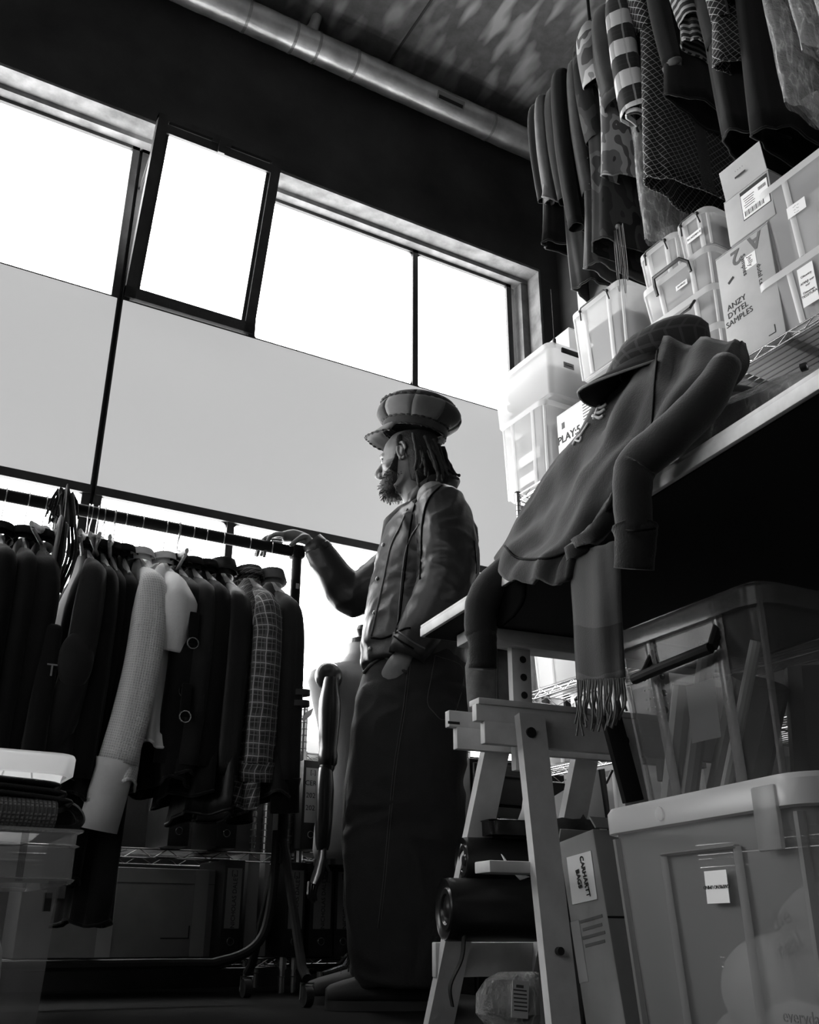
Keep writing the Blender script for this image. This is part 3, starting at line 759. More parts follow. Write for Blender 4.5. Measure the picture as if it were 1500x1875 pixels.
def binder(px, py, z, label, text, w=.075, wide=False, y=3.62, h=.315, tsz=.0215):
    x = at(px, py, Y=y-.14).x
    t = thing('ring_binder', label, 'binder', (x, y, z), 0, GB)
    part('binder_cover', MB().bbox((0, 0, h/2), (w, .28, h), .004), m_bind, t)
    s = part('spine_label', MB().box((0, -.1405, h*.60), (w*.72, .001, h*.62)), m_spine, t)
    if text: lettering('spine_lettering', text, tsz, m_ink, s, frame4((0.004, -.1412, h*.57), (0, 0, 1), (-1, 0, 0)))
    lettering('spine_mark', '[..]', .022, m_ink, s, frame4((0, -.1412, h*.86), (1, 0, 0), (0, 0, 1)))
    mb = MB().tube([(.012*math.cos(a), -.141, h*.16+.012*math.sin(a)) for a in [k*PI/8 for k in range(17)]], .002, 6); part('finger_ring', mb, m_chrome, t)
binder(426, 1660, .116, 'black ring binder with a grey name label right of the long cardboard box', 'NICHOLAS DALEY')
binder(541, 1670, .116, 'black ring binder with a narrow name label beside the rack castor', 'NICHOLAS DALEY')
binder(590, 1665, .116, 'thick black ring binder with a wide name label left of the man\'s legs', 'NICHOLAS DALEY', w=.095)
binder(630, 1660, .116, 'black ring binder half hidden behind the dummy\'s stand pole', 'NICHOLAS DALEY')
binder(330, 1500, .467, 'black ring binder on the middle shelf, leftmost of the row', 'NEW')
binder(418, 1490, .467, 'black ring binder on the middle shelf below the leather coat', 'NK')
b = binder(572, 1450, .477, 'black ring binder with dated white label beside the dummy\'s arm', None, w=.08, h=.32)
t = [o for o in bpy.data.objects if o.get('label', '').startswith('black ring binder with dated')][0]
s = [o for o in t.children if o.name.startswith('spine_label')][0]; s.data.materials[0] = mat('spine_white', .42, .85)
lettering('spine_lettering', 'CERT', .026, m_ink, s, frame4((0, -.1412, .235), (1, 0, 0), (0, 0, 1)))
lettering('spine_lettering', '2021', .026, m_ink, s, frame4((0, -.1412, .19), (1, 0, 0), (0, 0, 1)))
lettering('spine_lettering', '2022', .026, m_ink, s, frame4((0, -.1412, .145), (1, 0, 0), (0, 0, 1)))
# flat boards between the binders
for px, lab in ((472, 'tall pale board standing between the binders left of the rack post'), (497, 'narrow pale board leaning behind the rack post')):
    x = at(px, 1600, Y=3.52).x
    tag(part('display_board', MB().bbox((x, 3.66, .29), (.045 if px < 480 else .02, .20, .345), .003), mat('pale_board', .30, .8), None), lab, 'board')
# things on the upper shelf by the window
G3 = 'odds and ends on the window shelf'
t = thing('plastic_bag', 'milky plastic bag of leaf printed fabric on the shelf beside the dummy', 'bag', (1.56, 3.66, .842))
mb = MB(); R = []
for z, a, b2 in ((0, .10, .08), (.05, .12, .10), (.14, .125, .10), (.22, .10, .07), (.27, .07, .03)):
    R.append([V3(math.cos(k*2*PI/18)*a*(1+.05*math.sin(3*k)), math.sin(k*2*PI/18)*b2*(1+.05*math.cos(4*k)), z) for k in range(18)])
part('bag_film', mb.rings(R), plastic('bag_plastic', .8, .35, .6, .3), t)
part('printed_leaf', MB().prism([(0, 0), (.02, .03), (.05, .05), (.04, .02), (.01, -.01)], .002, None, (-.02, -.115, .12)), mat('leaf_grey', .2, .8), t)
t = thing('glass_jar', 'clear jar with small dark reels on the window shelf', 'jar', (1.50, 3.62, .842))
part('jar_glass', MB().lathe([(.001, 0), (.04, 0), (.042, .01), (.042, .09), (.035, .11), (.035, .12)], 20), plastic('jar_plastic', .85, .5, .5, .1), t)
for k in range(3): part('reel', MB().tube([(-.02+.02*k, -.01, .01), (-.02+.02*k, -.01, .04)], .012, 10), m_black, t)

# ------------------------------------------------------------------ tailor's dummy
t = thing('tailors_dummy', 'grey cloth tailor\'s dummy with a jointed dark wooden arm behind the man', 'dress form', (1.725, 3.40, 0))
m_form = cloth('linen_form', .34, var=.1)
prof = [(.435, .165, .10, 0), (.47, .175, .11, 0), (.55, .172, .11, 0), (.68, .155, .10, 0), (.80, .145, .095, 0), (.92, .175, .11, 0), (1.02, .205, .115, 0), (1.08, .225, .105, 0), (1.12, .215, .085, 0), (1.15, .165, .065, 0), (1.17, .09, .055, 0), (1.21, .06, .055, 0), (1.25, .058, .055, 0)]
mb = MB().rings([[V3(math.cos(k*2*PI/28)*a, math.sin(k*2*PI/28)*b2, z) for k in range(28)] for z, a, b2, _ in prof]); part('torso', mb, m_form, t, sharp=0)
part('neck_cap', MB().lathe([(.001, 0), (.058, 0), (.055, .02), (.02, .035), (.03, .06), (.02, .08), (.001, .085)], 18, (0, 0, 1.25)), mat('dark_turned_wood', .022, .3, coat=.5), t)
part('hem_board', MB().lathe([(.001, 0), (1, 0), (1, .02), (.001, .02)], 28, (0, 0, .417), Matrix.Diagonal((.17, .105, 1))), mat('dark_turned_wood', .022, .3), t)
m_arm = mat('dark_turned_wood', .022, .3)
sx, sy = -.178, -.075
part('shoulder_cap', MB().ball((sx, sy, 1.085), (.055, .04, .055), 18, 12), m_arm, t)
part('upper_arm', MB().lathe([(.001, 0), (.026, .0), (.034, .01), (.036, .04), (.032, .06), (.036, .10), (.042, .20), (.040, .24), (.030, .29), (.028, .31), (.024, .325), (.001, .33)], 18, (sx-.012, sy-.045, .745)), m_arm, t)
part('elbow_joint', MB().ball((sx-.014, sy-.045, .745), .028, 14, 10), mat('joint_dark_wood', .012, .35), t)
part('forearm', MB().lathe([(.001, 0), (.020, 0), (.026, .02), (.032, .10), (.034, .20), (.028, .26), (.024, .28), (.001, .285)], 18, (sx-.02, sy-.045, .46)), m_arm, t)
mb = MB().tube([(sx-.02, sy-.045, .465), (sx-.024, sy-.05, .43), (sx-.035, sy-.05, .38), (sx-.05, sy-.05, .345)], [.02, .024, .03, .024], 10, flat=(.6, 1.1)); hd = part('hand', mb, m_arm, t)
for k in range(4): part('finger', MB().tube([(sx-.05-.008*k+.012, sy-.05+.004*k, .355), (sx-.058-.008*k+.012, sy-.052, .315), (sx-.055-.008*k+.014, sy-.05, .29+.006*abs(k-1))], .0072, 6), m_arm, hd)
part('finger', MB().tube([(sx-.02, sy-.06, .42), (sx-.005, sy-.075, .385), (sx-.01, sy-.08, .355)], .008, 6), m_arm, hd)
mb = MB().tube([(0, 0, .09), (0, 0, .42)], .011, 12); part('stand_pole', mb, m_chrome, t)
mb = MB().tube([(.017*math.cos(k*.8), .017*math.sin(k*.8), .17+k*.0024) for k in range(85)], .003, 5); part('pole_spring', mb, m_black, t)
for k in range(4):
    a = k*PI/2+.5; d = V3(math.cos(a), math.sin(a), 0)
    l = part('stand_leg', MB().tube([V3(0, 0, .13), d*.03+V3(0, 0, .12), d*.07+V3(0, 0, .085), d*.20+V3(0, 0, .065)], [.012, .012, .011, .009], 8), m_chrome, t)
    part('stand_castor', MB().tube([d*.205+V3(-.01, 0, .024), d*.205+V3(.01, 0, .024)], .024, 12), mat('black_rubber', .015, .6), l)
    part('castor_stem', MB().tube([d*.205+V3(0, 0, .04), d*.205+V3(0, 0, .075)], .012, 10), m_chrome, l)

# ------------------------------------------------------------------ bins at the left edge
t = thing('clear_bin', 'large clear plastic bin with a ribbed lid rim at the left edge', 'storage box', (.13, 2.13, 0))
part('tub', box_open(.52, .44, .335, .96), m_dimclear, t, sharp=40)
R = [[V3(x, y, z) for x, y in rrect(.545+o, .465+o, .02)] for z, o in ((.275, 0), (.282, .01), (.284, 0), (.335, .0), (.338, .012), (.341, 0), (.360, 0), (.362, .018), (.366, .018))]
part('lid_rim', MB().rings(R, True, False, False), plastic('rim_plastic', .38, .5, .3, .2), t, sharp=30)
for x in (-.2, -.02, .18): part('rim_rib', MB().box((x, -.2345, .318), (.012, .004, .08)), m_dimclear, t)
part('rim_clip', MB().box((.245, -.236, .265), (.03, .006, .028)), m_dimclear, t)
part('clip_slot', MB().box((.235, -.222, .245), (.012, .012, .03)), m_ink, t)
part('inner_bag', MB().rings([[V3(math.cos(k*2*PI/26)*.20*(1+.06*math.sin(5*k+i)), math.sin(k*2*PI/26)*.165*(1+.06*math.cos(7*k+i)), z) for k in range(26)] for i, z in enumerate((.02, .07, .12, .165, .19))]), film('crinkled_film', .45), t)
part('packed_bundle', MB().ball((-.02, -.02, .09), (.19, .15, .075), 18, 10), c_grey, t)
t = thing('open_tub', 'milky open plastic tub behind the folded knitwear at the left edge', 'storage box', (.15, 2.235, .366))
part('tub', box_open(.54, .21, .165, .86, r=.045, flange=.0), m_milky, t, sharp=40)
R = [[V3(x, y, z) for x, y in rrect(.54+o, .21+o, .048)] for z, o in ((.125, .0), (.127, .022), (.16, .024), (.167, .018), (.168, 0))]
part('tub_rim', MB().rings(R, True, False, False), m_milky, t, sharp=40)
for k in range(7): part('rim_rib', MB().box((-.22+.07*k, -.112, .085), (.003, .004, .08), Matrix.Rotation(.22*(1 if k % 2 else -1), 3, 'Y')), m_milky, t)
m_knit = mat('dark_ribbed_knit', .05, .95, bmp=1.0, bs=220)
def folded(label, x, y, z, w, d, h, m, seed):
    t = thing('folded_knit', label, 'knitwear', (x, y, z), 0, 'folded knitwear on the clear bin')
    rnd = random.Random(seed); lay = 3
    for k in range(lay):
        zz = h*(k+.5)/lay; P = spline([(-w/2, 0, zz+.006*math.sin(k)), (-w*.2, 0, zz+.008), (w*.2, 0, zz-.002*k), (w/2-.012*k, 0, zz-.010), (w/2+.004-.012*k, 0, zz-.022)], 5)
        part('fold_layer', MB().tube(P, [h/lay*.52]*len(P), 12, flat=(d/(h/lay)*.95, 1.0)), m, t, sharp=0)
    return t
folded('dark ribbed knit folded on the waffle knit at the left edge', .135, 2.03, .428, .50, .13, .042, m_knit, 1)
t = thing('rolled_knit', 'grey waffle knit rolled up on the rim of the clear bin', 'knitwear', (.125, 2.0, .366), 0, 'folded knitwear on the clear bin')
def waf2():
    m, nt, b = nodes('grey_waffle'); uv = coord(nt, 'UV'); mp = N(nt, 'ShaderNodeMapping'); mp.inputs['Scale'].default_value = (130, 130, 1); L(nt, uv, mp.inputs[0])
    ch = N(nt, 'ShaderNodeTexVoronoi', distance='CHEBYCHEV'); ch.inputs['Scale'].default_value = 1; ch.inputs['Randomness'].default_value = 0.15; L(nt, mp.outputs[0], ch.inputs[0])
    L(nt, ramp(nt, ch.outputs['Distance'], [(.1, .28), (.5, .08)]), b.inputs['Base Color']); b.inputs['Roughness'].default_value = .95
    bump(nt, b, ch.outputs['Distance'], 1.0, .004); return m
part('roll', MB().tube(spline([(-.24, 0, .032), (-.05, 0, .034), (.12, .0, .031), (.245, .0, .030)], 6), .031, 18, flat=(1.6, 1)), waf2(), t, sharp=40)
part('roll_end_fold', MB().tube(spline([(.235, .02, .012), (.285, .02, .012), (.302, .02, .028), (.282, .02, .052), (.235, .02, .058)], 5), .012, 8, flat=(2.2, .6)), m_knit, t)

t = thing('black_cabinet', 'low black drawer cabinet behind the man beside the trestle', 'cabinet', (2.235, 3.31, 0))
part('carcass', MB().bbox((0, .01, .40), (.36, .36, .80), .004), m_black, t)
for k in range(5):
    d = part('drawer', MB().bbox((0, -.178, .09+.155*k), (.345, .018, .145), .004), mat('black_satin', .010, .4), t)
    part('drawer_pull', MB().tube([(-.07, -.195, .12+.155*k), (.07, -.195, .12+.155*k)], .005, 8), mat('black_satin', .010, .4), d)
# ================================================================== the man
from mathutils.bvhtree import BVHTree
MP = V3(1.59, 2.72, 0); MF = V3(-.863, .505, 0); MV = V3(.505, .863, 0)
def mw(a, b, z): return MF*a - MV*b + V3(0, 0, z)        # forward, towards his left, up (relative to his feet)
man = thing('person', 'man in leather jacket and patchwork cap resting one hand on the clothes rail', 'person', MP)
def orings(rows, n=32, sq=2.2):
    """horizontal sections (z, centre a, centre b, half depth a, half width b)"""
    R = []
    for z, ca, cb, ra, rb in rows:
        ring = []
        for k in range(n):
            c, s = tub(k*2*PI/n, n, sq); ring.append(mw(ca+c*ra, cb+s*rb, z))
        R.append(ring)
    return R
def limb(mb, pts, rs, n=14, flat=None, sm=4):
    P = spline(pts, sm); q = len(pts)-1; R = []
    for i in range(len(P)):
        f = i/sm; k = min(int(f), q-1); t = f-k; R.append(rs[k]*(1-t)+rs[k+1]*t)
    mb.tube(P, R, n, flat=flat)
m_skin = mat('brown_skin', .17, .5, var=.12, vs=30, bmp=.1, bs=120, spec=.4)
HC = V3(0, 0, 0); HT = math.radians(24)                    # head centre (a, z) and turn away from the camera
HA, HZ = .038, 1.735
def hd(fr, sd, z):                                         # head frame: forward, his left, up from head centre
    return mw(HA + fr*math.cos(HT) + sd*math.sin(HT), -fr*math.sin(HT) + sd*math.cos(HT), HZ+z)
mb = MB()
rows = [(.122, 0, .03, .03), (.108, 0, .065, .052), (.08, 0, .088, .066), (.045, 0, .098, .074), (.01, .0, .099, .076), (-.025, .0, .096, .073), (-.055, .006, .088, .067), (-.085, .016, .075, .058), (-.108, .028, .056, .046), (-.122, .04, .034, .03)]
mb.rings([[hd(fc + math.cos(k*2*PI/24)*rf, math.sin(k*2*PI/24)*rs, z) for k in range(24)] for z, fc, rf, rs in rows])
limb(mb, [hd(.088, 0, .035), hd(.106, 0, .008), hd(.122, 0, -.022), hd(.104, 0, -.034)], [.008, .010, .0135, .011], 10)       # nose
for s in (-1, 1):
    mb.ball(hd(.106, s*.012, -.028), .0085, 8, 6)                                                                             # nostrils
    limb(mb, [hd(.096, 0, .030), hd(.092, s*.028, .034), hd(.074, s*.05, .026)], [.009, .0095, .007], 8)                       # brow
    limb(mb, [hd(.07, s*.045, -.012), hd(.05, s*.06, -.018), hd(.02, s*.068, -.012)], [.016, .016, .010], 8)                   # cheekbone
    limb(mb, [hd(.03, s*.044, -.10), hd(.0, s*.050, -.085), hd(-.015, s*.056, -.05)], [.012, .011, .008], 8)                 # jaw
for z, r in ((-.058, .0085), (-.070, .0095)): limb(mb, [hd(.082, -.02, z), hd(.098, 0, z), hd(.082, .02, z)], [.004, r, .004], 8)
mb.ball(hd(.072, 0, -.108), (.022, .022, .018), 10, 8)                                                                       # chin
# neck, trunk, limbs (under the clothes)
limb(mb, [mw(.02, 0, 1.66), mw(.0, 0, 1.60), mw(-.03, 0, 1.52)], [.058, .057, .07], 18)
mb.rings(orings([(1.56, -.04, 0, .06, .09), (1.52, -.04, 0, .09, .16), (1.40, -.03, 0, .115, .165), (1.2, -.01, 0, .11, .15), (1.05, 0, 0, .11, .15), (.92, .0, 0, .12, .165), (.84, .0, 0, .10, .14)], 28))
for s in (-1, 1): limb(mb, [mw(.0, s*.09, .90), mw(.01, s*.10, .52), mw(.0, s*.10, .12), mw(.02, s*.10, .09)], [.085, .06, .042, .04], 14)
for s in (-1, 1): limb(mb, [mw(.0, s*.10, .085), mw(.09, s*.10, .06), mw(.15, s*.105, .05)], [.042, .036, .025], 10)
RS = mw(-.03, -.18, 1.515); RE = mw(.235, -.215, 1.31)
wr = V3(1.335, 3.045, 1.482)-MP
limb(mb, [mw(-.03, -.12, 1.53), RS, RE*.5+RS*.5, RE, RE*.5+wr*.5, wr], [.05, .058, .05, .042, .038, .027], 14)
LS = mw(-.05, .18, 1.515); LE = mw(-.075, .235, 1.20); lw = mw(.045, .195, .985)
limb(mb, [mw(-.04, .12, 1.53), LS, LE*.5+LS*.5, LE, LE*.5+lw*.5, lw], [.05, .058, .05, .042, .038, .027], 14)
# right hand lying on the rail
hp = lambda x, y, z: V3(x, y, z)-MP
limb(mb, [wr, hp(1.312, 3.062, 1.508), hp(1.275, 3.085, 1.520), hp(1.238, 3.10, 1.514)], [.026, .031, .036, .030], 12, flat=(1.15, .62))
for k, (dx, dy, ln) in enumerate(((.018, .034, .92), (.002, .014, 1.05), (-.006, -.010, 1.0), (-.004, -.032, .82))):
    b0 = V3(1.238+dx, 3.10+dy, 1.512)
    P = [b0-MP, V3(b0.x-.036*ln, b0.y+.022*ln, 1.512)-MP, V3(b0.x-.060*ln, b0.y+.040*ln, 1.492)-MP, V3(b0.x-.072*ln, b0.y+.050*ln, 1.455-.01*k)-MP]
    limb(mb, P, [.0105, .0095, .0088, .007], 9)
limb(mb, [hp(1.315, 3.045, 1.51), hp(1.285, 3.03, 1.498), hp(1.262, 3.035, 1.478), hp(1.245, 3.045, 1.462)], [.013, .0115, .010, .008], 9)
# left hand going into the pocket
limb(mb, [lw, mw(.065, .188, .955), mw(.085, .165, .915), mw(.095, .15, .885)], [.026, .033, .037, .031], 12, flat=(.62, 1.15))
for k in range(4): limb(mb, [mw(.115-.02*k, .15, .89), mw(.125-.02*k, .142, .845), mw(.12-.02*k, .135, .805+.008*abs(k-1))], [.0105, .0095, .008], 8)
limb(mb, [mw(.085, .165, .945), mw(.118, .15, .915), mw(.13, .142, .88)], [.013, .0115, .009], 8)
body = part('body', mb, m_skin, man, sharp=0); baked(body, .0045, 3)
def ear(s):
    mb = MB(); E = .016; P = []
    for k in range(11):
        a = math.radians(-120 + 300*k/10); P.append(hd(-.012 + .017*math.cos(a) + .004*math.sin(a), s*(.079+.006*(math.cos(a) < 0)), E + .031*math.sin(a)))
    mb.tube(P, [.005+.0015*math.sin(k*.3) for k in range(11)], 8)
    mb.ball(hd(-.012, s*.074, E), (.012, .012, .024), 10, 8); mb.ball(hd(-.006, s*.078, E-.029), .0085, 8, 6)
    mb.tube([hd(-.004, s*.08, E+.018), hd(-.016, s*.083, E+.006), hd(-.012, s*.082, E-.014)], .004, 6)
    return mb
for s in (1, -1):
    o = part('ear', ear(s), m_skin, body, sharp=0); baked(o, .0022, 2)
for s in (-1, 1):
    e = part('eye', MB().ball(hd(.082, s*.031, .013), .0115, 12, 8), mat('eye_white', .5, .2), body, sharp=0)
    part('pupil', MB().ball(hd(.091, s*.031, .013), .0055, 8, 6), m_ink, e, sharp=0)
    part('eyelid', MB().tube([hd(.086, s*.020, .017), hd(.0925, s*.031, .022), hd(.080, s*.045, .015)], .0035, 6), m_skin, e, sharp=0)

# beard and hair
m_hair = mat('black_hair', .012, .75, bmp=.9, bs=180, sheen=.0)
mb = MB()
mb.rings([[hd(fc + math.cos(k*2*PI/22)*rf, math.sin(k*2*PI/22)*rs, z) for k in range(22)] for z, fc, rf, rs in ((-.030, .024, .050, .070), (-.055, .034, .062, .071), (-.085, .042, .062, .064), (-.108, .052, .050, .052), (-.124, .060, .034, .036), (-.130, .062, .016, .02))])
for s in (-1, 1):
    limb(mb, [hd(.006, s*.071, .035), hd(.010, s*.073, -.01), hd(.022, s*.067, -.055)], [.005, .010, .018], 8, flat=(1.5, .5))
beard = part('beard', mb, m_hair, man, sharp=0); baked(beard, .004, 1)
rnd = random.Random(11); mb = MB()
for k in range(420):      # short curls along the beard edge
    v = beard.data.vertices[rnd.randrange(len(beard.data.vertices))]; p = v.co; n = v.normal
    if p.z > HZ-.05: continue
    d = (n + V3(rnd.uniform(-.6, .6), rnd.uniform(-.6, .6), rnd.uniform(-1.0, .1))).normalized()
    mb.tube([p, p+d*.006, p+d*.010+V3(rnd.uniform(-.003, .003), 0, -.002)], .0011, 4)
o = part('beard_curls', mb, m_hair, beard, sharp=0); o['kind'] = 'stuff'
mb = MB()
mb.rings([[hd(cx + math.cos(k*2*PI/22)*rf, math.sin(k*2*PI/22)*rs, z) for k in range(22)] for z, cx, rf, rs in ((.09, -.035, .075, .078), (.055, -.038, .076, .083), (.03, -.05, .070, .085), (-.01, -.06, .060, .085), (-.05, -.064, .054, .08), (-.09, -.066, .045, .07), (-.10, -.066, .02, .04))])
hair = part('hair', mb, m_hair, man, sharp=0)
rnd = random.Random(4)
for k in range(46):
    a = math.radians(rnd.uniform(95, 265)); r = rnd.uniform(.065, .10)
    x0 = math.cos(a)*r*1.05-.028; y0 = math.sin(a)*r*.98; z0 = rnd.uniform(-.01, .07); dl = rnd.uniform(.10, .165); fl = rnd.uniform(0, .035)
    P = spline([hd(x0, y0, z0), hd(x0-.012-fl*.4, y0*1.06, z0-dl*.4), hd(x0-.018-fl*.8, y0*1.08, z0-dl*.75), hd(x0-.012-fl+rnd.uniform(-.01, .01), y0*1.04+rnd.uniform(-.012, .012), max(-.135, z0-dl))], 4)
    part('dreadlock', MB().tube(P, [.0062+.0012*math.sin(i*2.1+k) for i in range(len(P)-1)]+[.003], 7), m_hair, hair, sharp=0)
for k, (dz, dx) in enumerate(((-.06, .045), (-.085, .055), (-.075, .03))):
    part('dreadlock', MB().tube(spline([hd(-.115, .02*k-.02, .0), hd(-.14, .02*k-.02, -.03), hd(-.16, .02*k, dz), hd(-.145-dx, .02*k, dz-.022)], 5), .0042, 7), m_hair, hair, sharp=0)
    if k == 0: part('bead', MB().ball(hd(-.193, 0, -.083), .006, 8, 6), m_hair, hair)
for s in (-1, 1): part('sideburn_hair', MB().ball(hd(-.002, s*.070, .05), (.020, .012, .035), 12, 8), m_hair, hair, sharp=0)

# cap
tl = math.radians(12)
def ht(fr, sd, z):                                          # cap frame, tipped back
    f2 = fr*math.cos(tl) - z*math.sin(tl); z2 = fr*math.sin(tl) + z*math.cos(tl); return hd(f2-.024, sd, .122+z2)
cap = part('cap_band', MB().rings([[ht(math.cos(k*2*PI/40)*r*1.08, math.sin(k*2*PI/40)*r*.95, z) for k in range(40)] for z, r in ((-.012, .106), (-.008, .111), (.016, .114), (.022, .112), (.022, .104))], True, False, False), cloth('cap_band_cloth', .045), man, sharp=0)
tones = [.035, .16, .13, .03, .028, .05, .12, .03, .09, .04]
prof = [(.018, .112), (.030, .128), (.046, .141), (.063, .144), (.080, .139), (.092, .131)]
NP = 8
for i in range(NP):
    a0 = 2*PI*i/NP + .25; R = []
    for z, r in prof:
        R.append([ht(math.cos(a0+2*PI/NP*j/6)*r*1.08*(1+.02*math.sin(z*60+i))-.006*z*10, math.sin(a0+2*PI/NP*j/6)*r*.95, z) for j in range(7)])
    g = tones[i]; o = part('cap_side_panel', MB().grid(R), cloth('patch_%03d' % int(g*1000), g, var=.18), cap, sharp=0); thick(o, .004)
    R = [[ht(math.cos(a0+2*PI/NP*j/6)*r*1.08-.004, math.sin(a0+2*PI/NP*j/6)*r*.95, z) for j in range(7)] for z, r in ((.092, .131), (.114, .115), (.130, .085), (.140, .045), (.143, .001))]
    g = tones[(i*3+1) % 10]; o = part('cap_top_panel', MB().grid(R), cloth('patch_%03d' % int(g*1000), g, var=.18), cap, sharp=0); thick(o, .004)
    part('panel_stitching', MB().tube([ht(math.cos(a0)*r*1.085-.005*z*10, math.sin(a0)*r*.955, z) for z, r in prof], .0016, 5), m_hair, cap)
def braid(zz, r0, r):
    P = []; rr = []
    for k in range(121):
        a = 2*PI*k/120; P.append(ht(math.cos(a)*r0*1.09, math.sin(a)*r0*.96, zz+.0015*math.sin(k*2.2))); rr.append(r*(1+.35*math.sin(k*1.55)))
    return MB().tube(P, rr, 6)
part('crochet_trim', braid(.093, .132, .0050), m_hair, cap, sharp=0); part('crochet_trim', braid(.020, .113, .0042), m_hair, cap, sharp=0); part('crochet_trim', braid(-.012, .108, .0032), m_hair, cap, sharp=0)
# peak of the cap
R = []; NA = 16
for t in (0, .35, .7, 1.0):
    row = []
    for j in range(NA+1):
        a = math.radians(-78 + 156*j/NA); e = math.cos(a*1.05); ex = .068*t*max(0, e)**.6
        row.append(ht((math.cos(a)*(.108)*1.08 + ex*math.cos(a*.6)), math.sin(a)*.108*.95 + ex*math.sin(a*.5)*.4, -.004 - .030*t*max(0, e)**.5 - .022*t*abs(math.sin(a))))
    R.append(row)
o = part('cap_peak', MB().grid(R), cloth('peak_cloth', .19, var=.15), cap, sharp=0); thick(o, .005)
P = [p for p in R[-1]]; PP = spline(P, 4)
part('crochet_trim', MB().tube(PP, [.004*(1+.4*math.sin(k*1.6)) for k in range(len(PP))], 6), m_hair, cap, sharp=0)

# jacket
m_jkt = mat('worn_leather', .024, .42, var=.35, vs=10, bmp=.35, bs=38, spec=.45)
def crease(rings, amp, seed, fr=7, fz=9):
    """soft drag folds on a garment surface"""
    for i, r in enumerate(rings):
        c = sum(r, Vector())/len(r)
        for j, p in enumerate(r):
            d = (p-c); d.z = 0
            if d.length > 1e-5:
                k = noise.noise(V3(p.x*fr+seed, p.y*fr, p.z*fz)); r[j] = p + d.normalized()*amp*k
    return rings
rows = [(1.585, -.06, 0, .055, .075), (1.57, -.06, 0, .075, .110), (1.545, -.058, 0, .098, .155), (1.51, -.05, 0, .130, .198), (1.46, -.04, 0, .158, .215), (1.40, -.035, 0, .168, .212), (1.32, -.026, 0, .178, .208), (1.24, -.014, 0, .180, .205), (1.16, .0, 0, .178, .202), (1.10, .008, 0, .177, .2), (1.05, .012, 0, .178, .2), (1.035, .013, 0, .172, .196), (1.00, .016, 0, .172, .196), (.985, .018, 0, .17, .194)]
mb = MB(); mb.rings(crease(orings(rows, 40, 2.3), .008, 1))
limb(mb, [mw(-.06, .13, 1.50), mw(-.075, .18, 1.475), mw(-.09, .225, 1.36), mw(-.085, .238, 1.22), mw(-.025, .225, 1.09), mw(.03, .20, 1.005)], [.062, .088, .093, .086, .073, .060], 20)
limb(mb, [mw(-.03, -.14, 1.535), mw(-.0, -.185, 1.49), mw(.12, -.205, 1.39), mw(.235, -.215, 1.31), RE*.45+wr*.55+V3(0, 0, -.006), wr+V3(.012, -.006, -.006)], [.07, .084, .080, .076, .060, .046], 20)
for i in range(4):   # drag folds at the near elbow
    f = i/3
    limb(mb, [mw(-.14+.03*f, .285, 1.17-.045*i), mw(-.09+.035*f, .302-.02*f, 1.155-.04*i), mw(-.02+.035*f, .272-.02*f, 1.17-.038*i)], [.004, .013, .004], 8)
jkt = part('jacket', mb, m_jkt, man, sharp=0); baked(jkt, .006, 4)
def wrinkle(o, amp, sx, sz, seed):
    me = o.data; ns = [v.normal.copy() for v in me.vertices]
    for v, n in zip(me.vertices, ns):
        p = v.co; k = noise.noise(V3(p.x*sx+seed, p.y*sx, p.z*sz + 2.2*noise.noise(V3(p.x*5, p.y*5, p.z*4))))
        v.co = p + n*amp*(1-abs(k)*2.2)
wrinkle(jkt, .005, 13, 16, 3)
def surf_of(o):
    me = o.data; return BVHTree.FromPolygons([v.co + MP for v in me.vertices], [p.vertices[:] for p in me.polygons])
def on_surf(bvh, px, py, off=.001, base=MP):
    d = (_r*((px-750)/FPX) + _u*((937.5-py)/FPX) + _f).normalized()
    h = bvh.ray_cast(CAMLOC, d)
    return (h[0] + h[1].normalized()*off*(1 if h[1].dot(d) < 0 else -1) - base) if h[0] is not None else None
def seam(bvh, pts, r, m, parent, name='seam', off=.0005, base=MP, n=5):
    P = []
    pp = spline([(x, y, 0) for x, y in pts], n)
    for p in pp:
        q = on_surf(bvh, p.x, p.y, off, base)
        if q is not None and (not P or (q-P[-1]).length < .12): P.append(q)
    if len(P) > 2: return part(name, MB().tube(P, r, 6), m, parent, sharp=0)
bj = surf_of(jkt); m_seam = mat('seam_dark', .003, .8, spec=.1); m_edge_hl = mat('seam_highlight', .10, .4)  # the paler tone paints highlights along the jacket seams
seam(bj, [(845, 872), (815, 885), (785, 915), (774, 960), (772, 1010), (770, 1060)], 0.0042, m_seam, jkt, 'armhole_seam')
seam(bj, [(772, 890), (757, 935), (748, 990), (741, 1050), (733, 1120), (725, 1160)], 0.0034, m_seam, jkt)
seam(bj, [(768, 960), (752, 985), (742, 1015), (738, 1045)], 0.0034, m_edge_hl, jkt)
seam(bj, [(738, 1040), (733, 1090), (728, 1150)], 0.0028, m_edge_hl, jkt)
seam(bj, [(680, 1168), (705, 1168), (740, 1152), (752, 1150)], 0.0036, m_seam, jkt, 'hem_seam')
seam(bj, [(765, 885), (735, 960), (716, 1000), (703, 1060), (692, 1110), (680, 1165)], 0.0039, m_edge_hl, jkt, 'placket_edge')
seam(bj, [(728, 1155), (742, 1165), (760, 1178), (778, 1188)], 0.0036, m_edge_hl, jkt, 'cuff_seam')
seam(bj, [(722, 1165), (738, 1176), (758, 1188)], 0.0028, m_seam, jkt, 'cuff_seam')
seam(bj, [(868, 990), (872, 1040), (866, 1090)], .002, m_seam, jkt)
for x, y in ((703, 998), (692, 1060), (687, 1122), (679, 1188)):
    q = on_surf(bj, x, y, .002)
    if q is not None: part('button', MB().ball(q, (.007, .007, .007), 10, 6), mat('dull_metal', .35, .4, metal=.8), jkt)
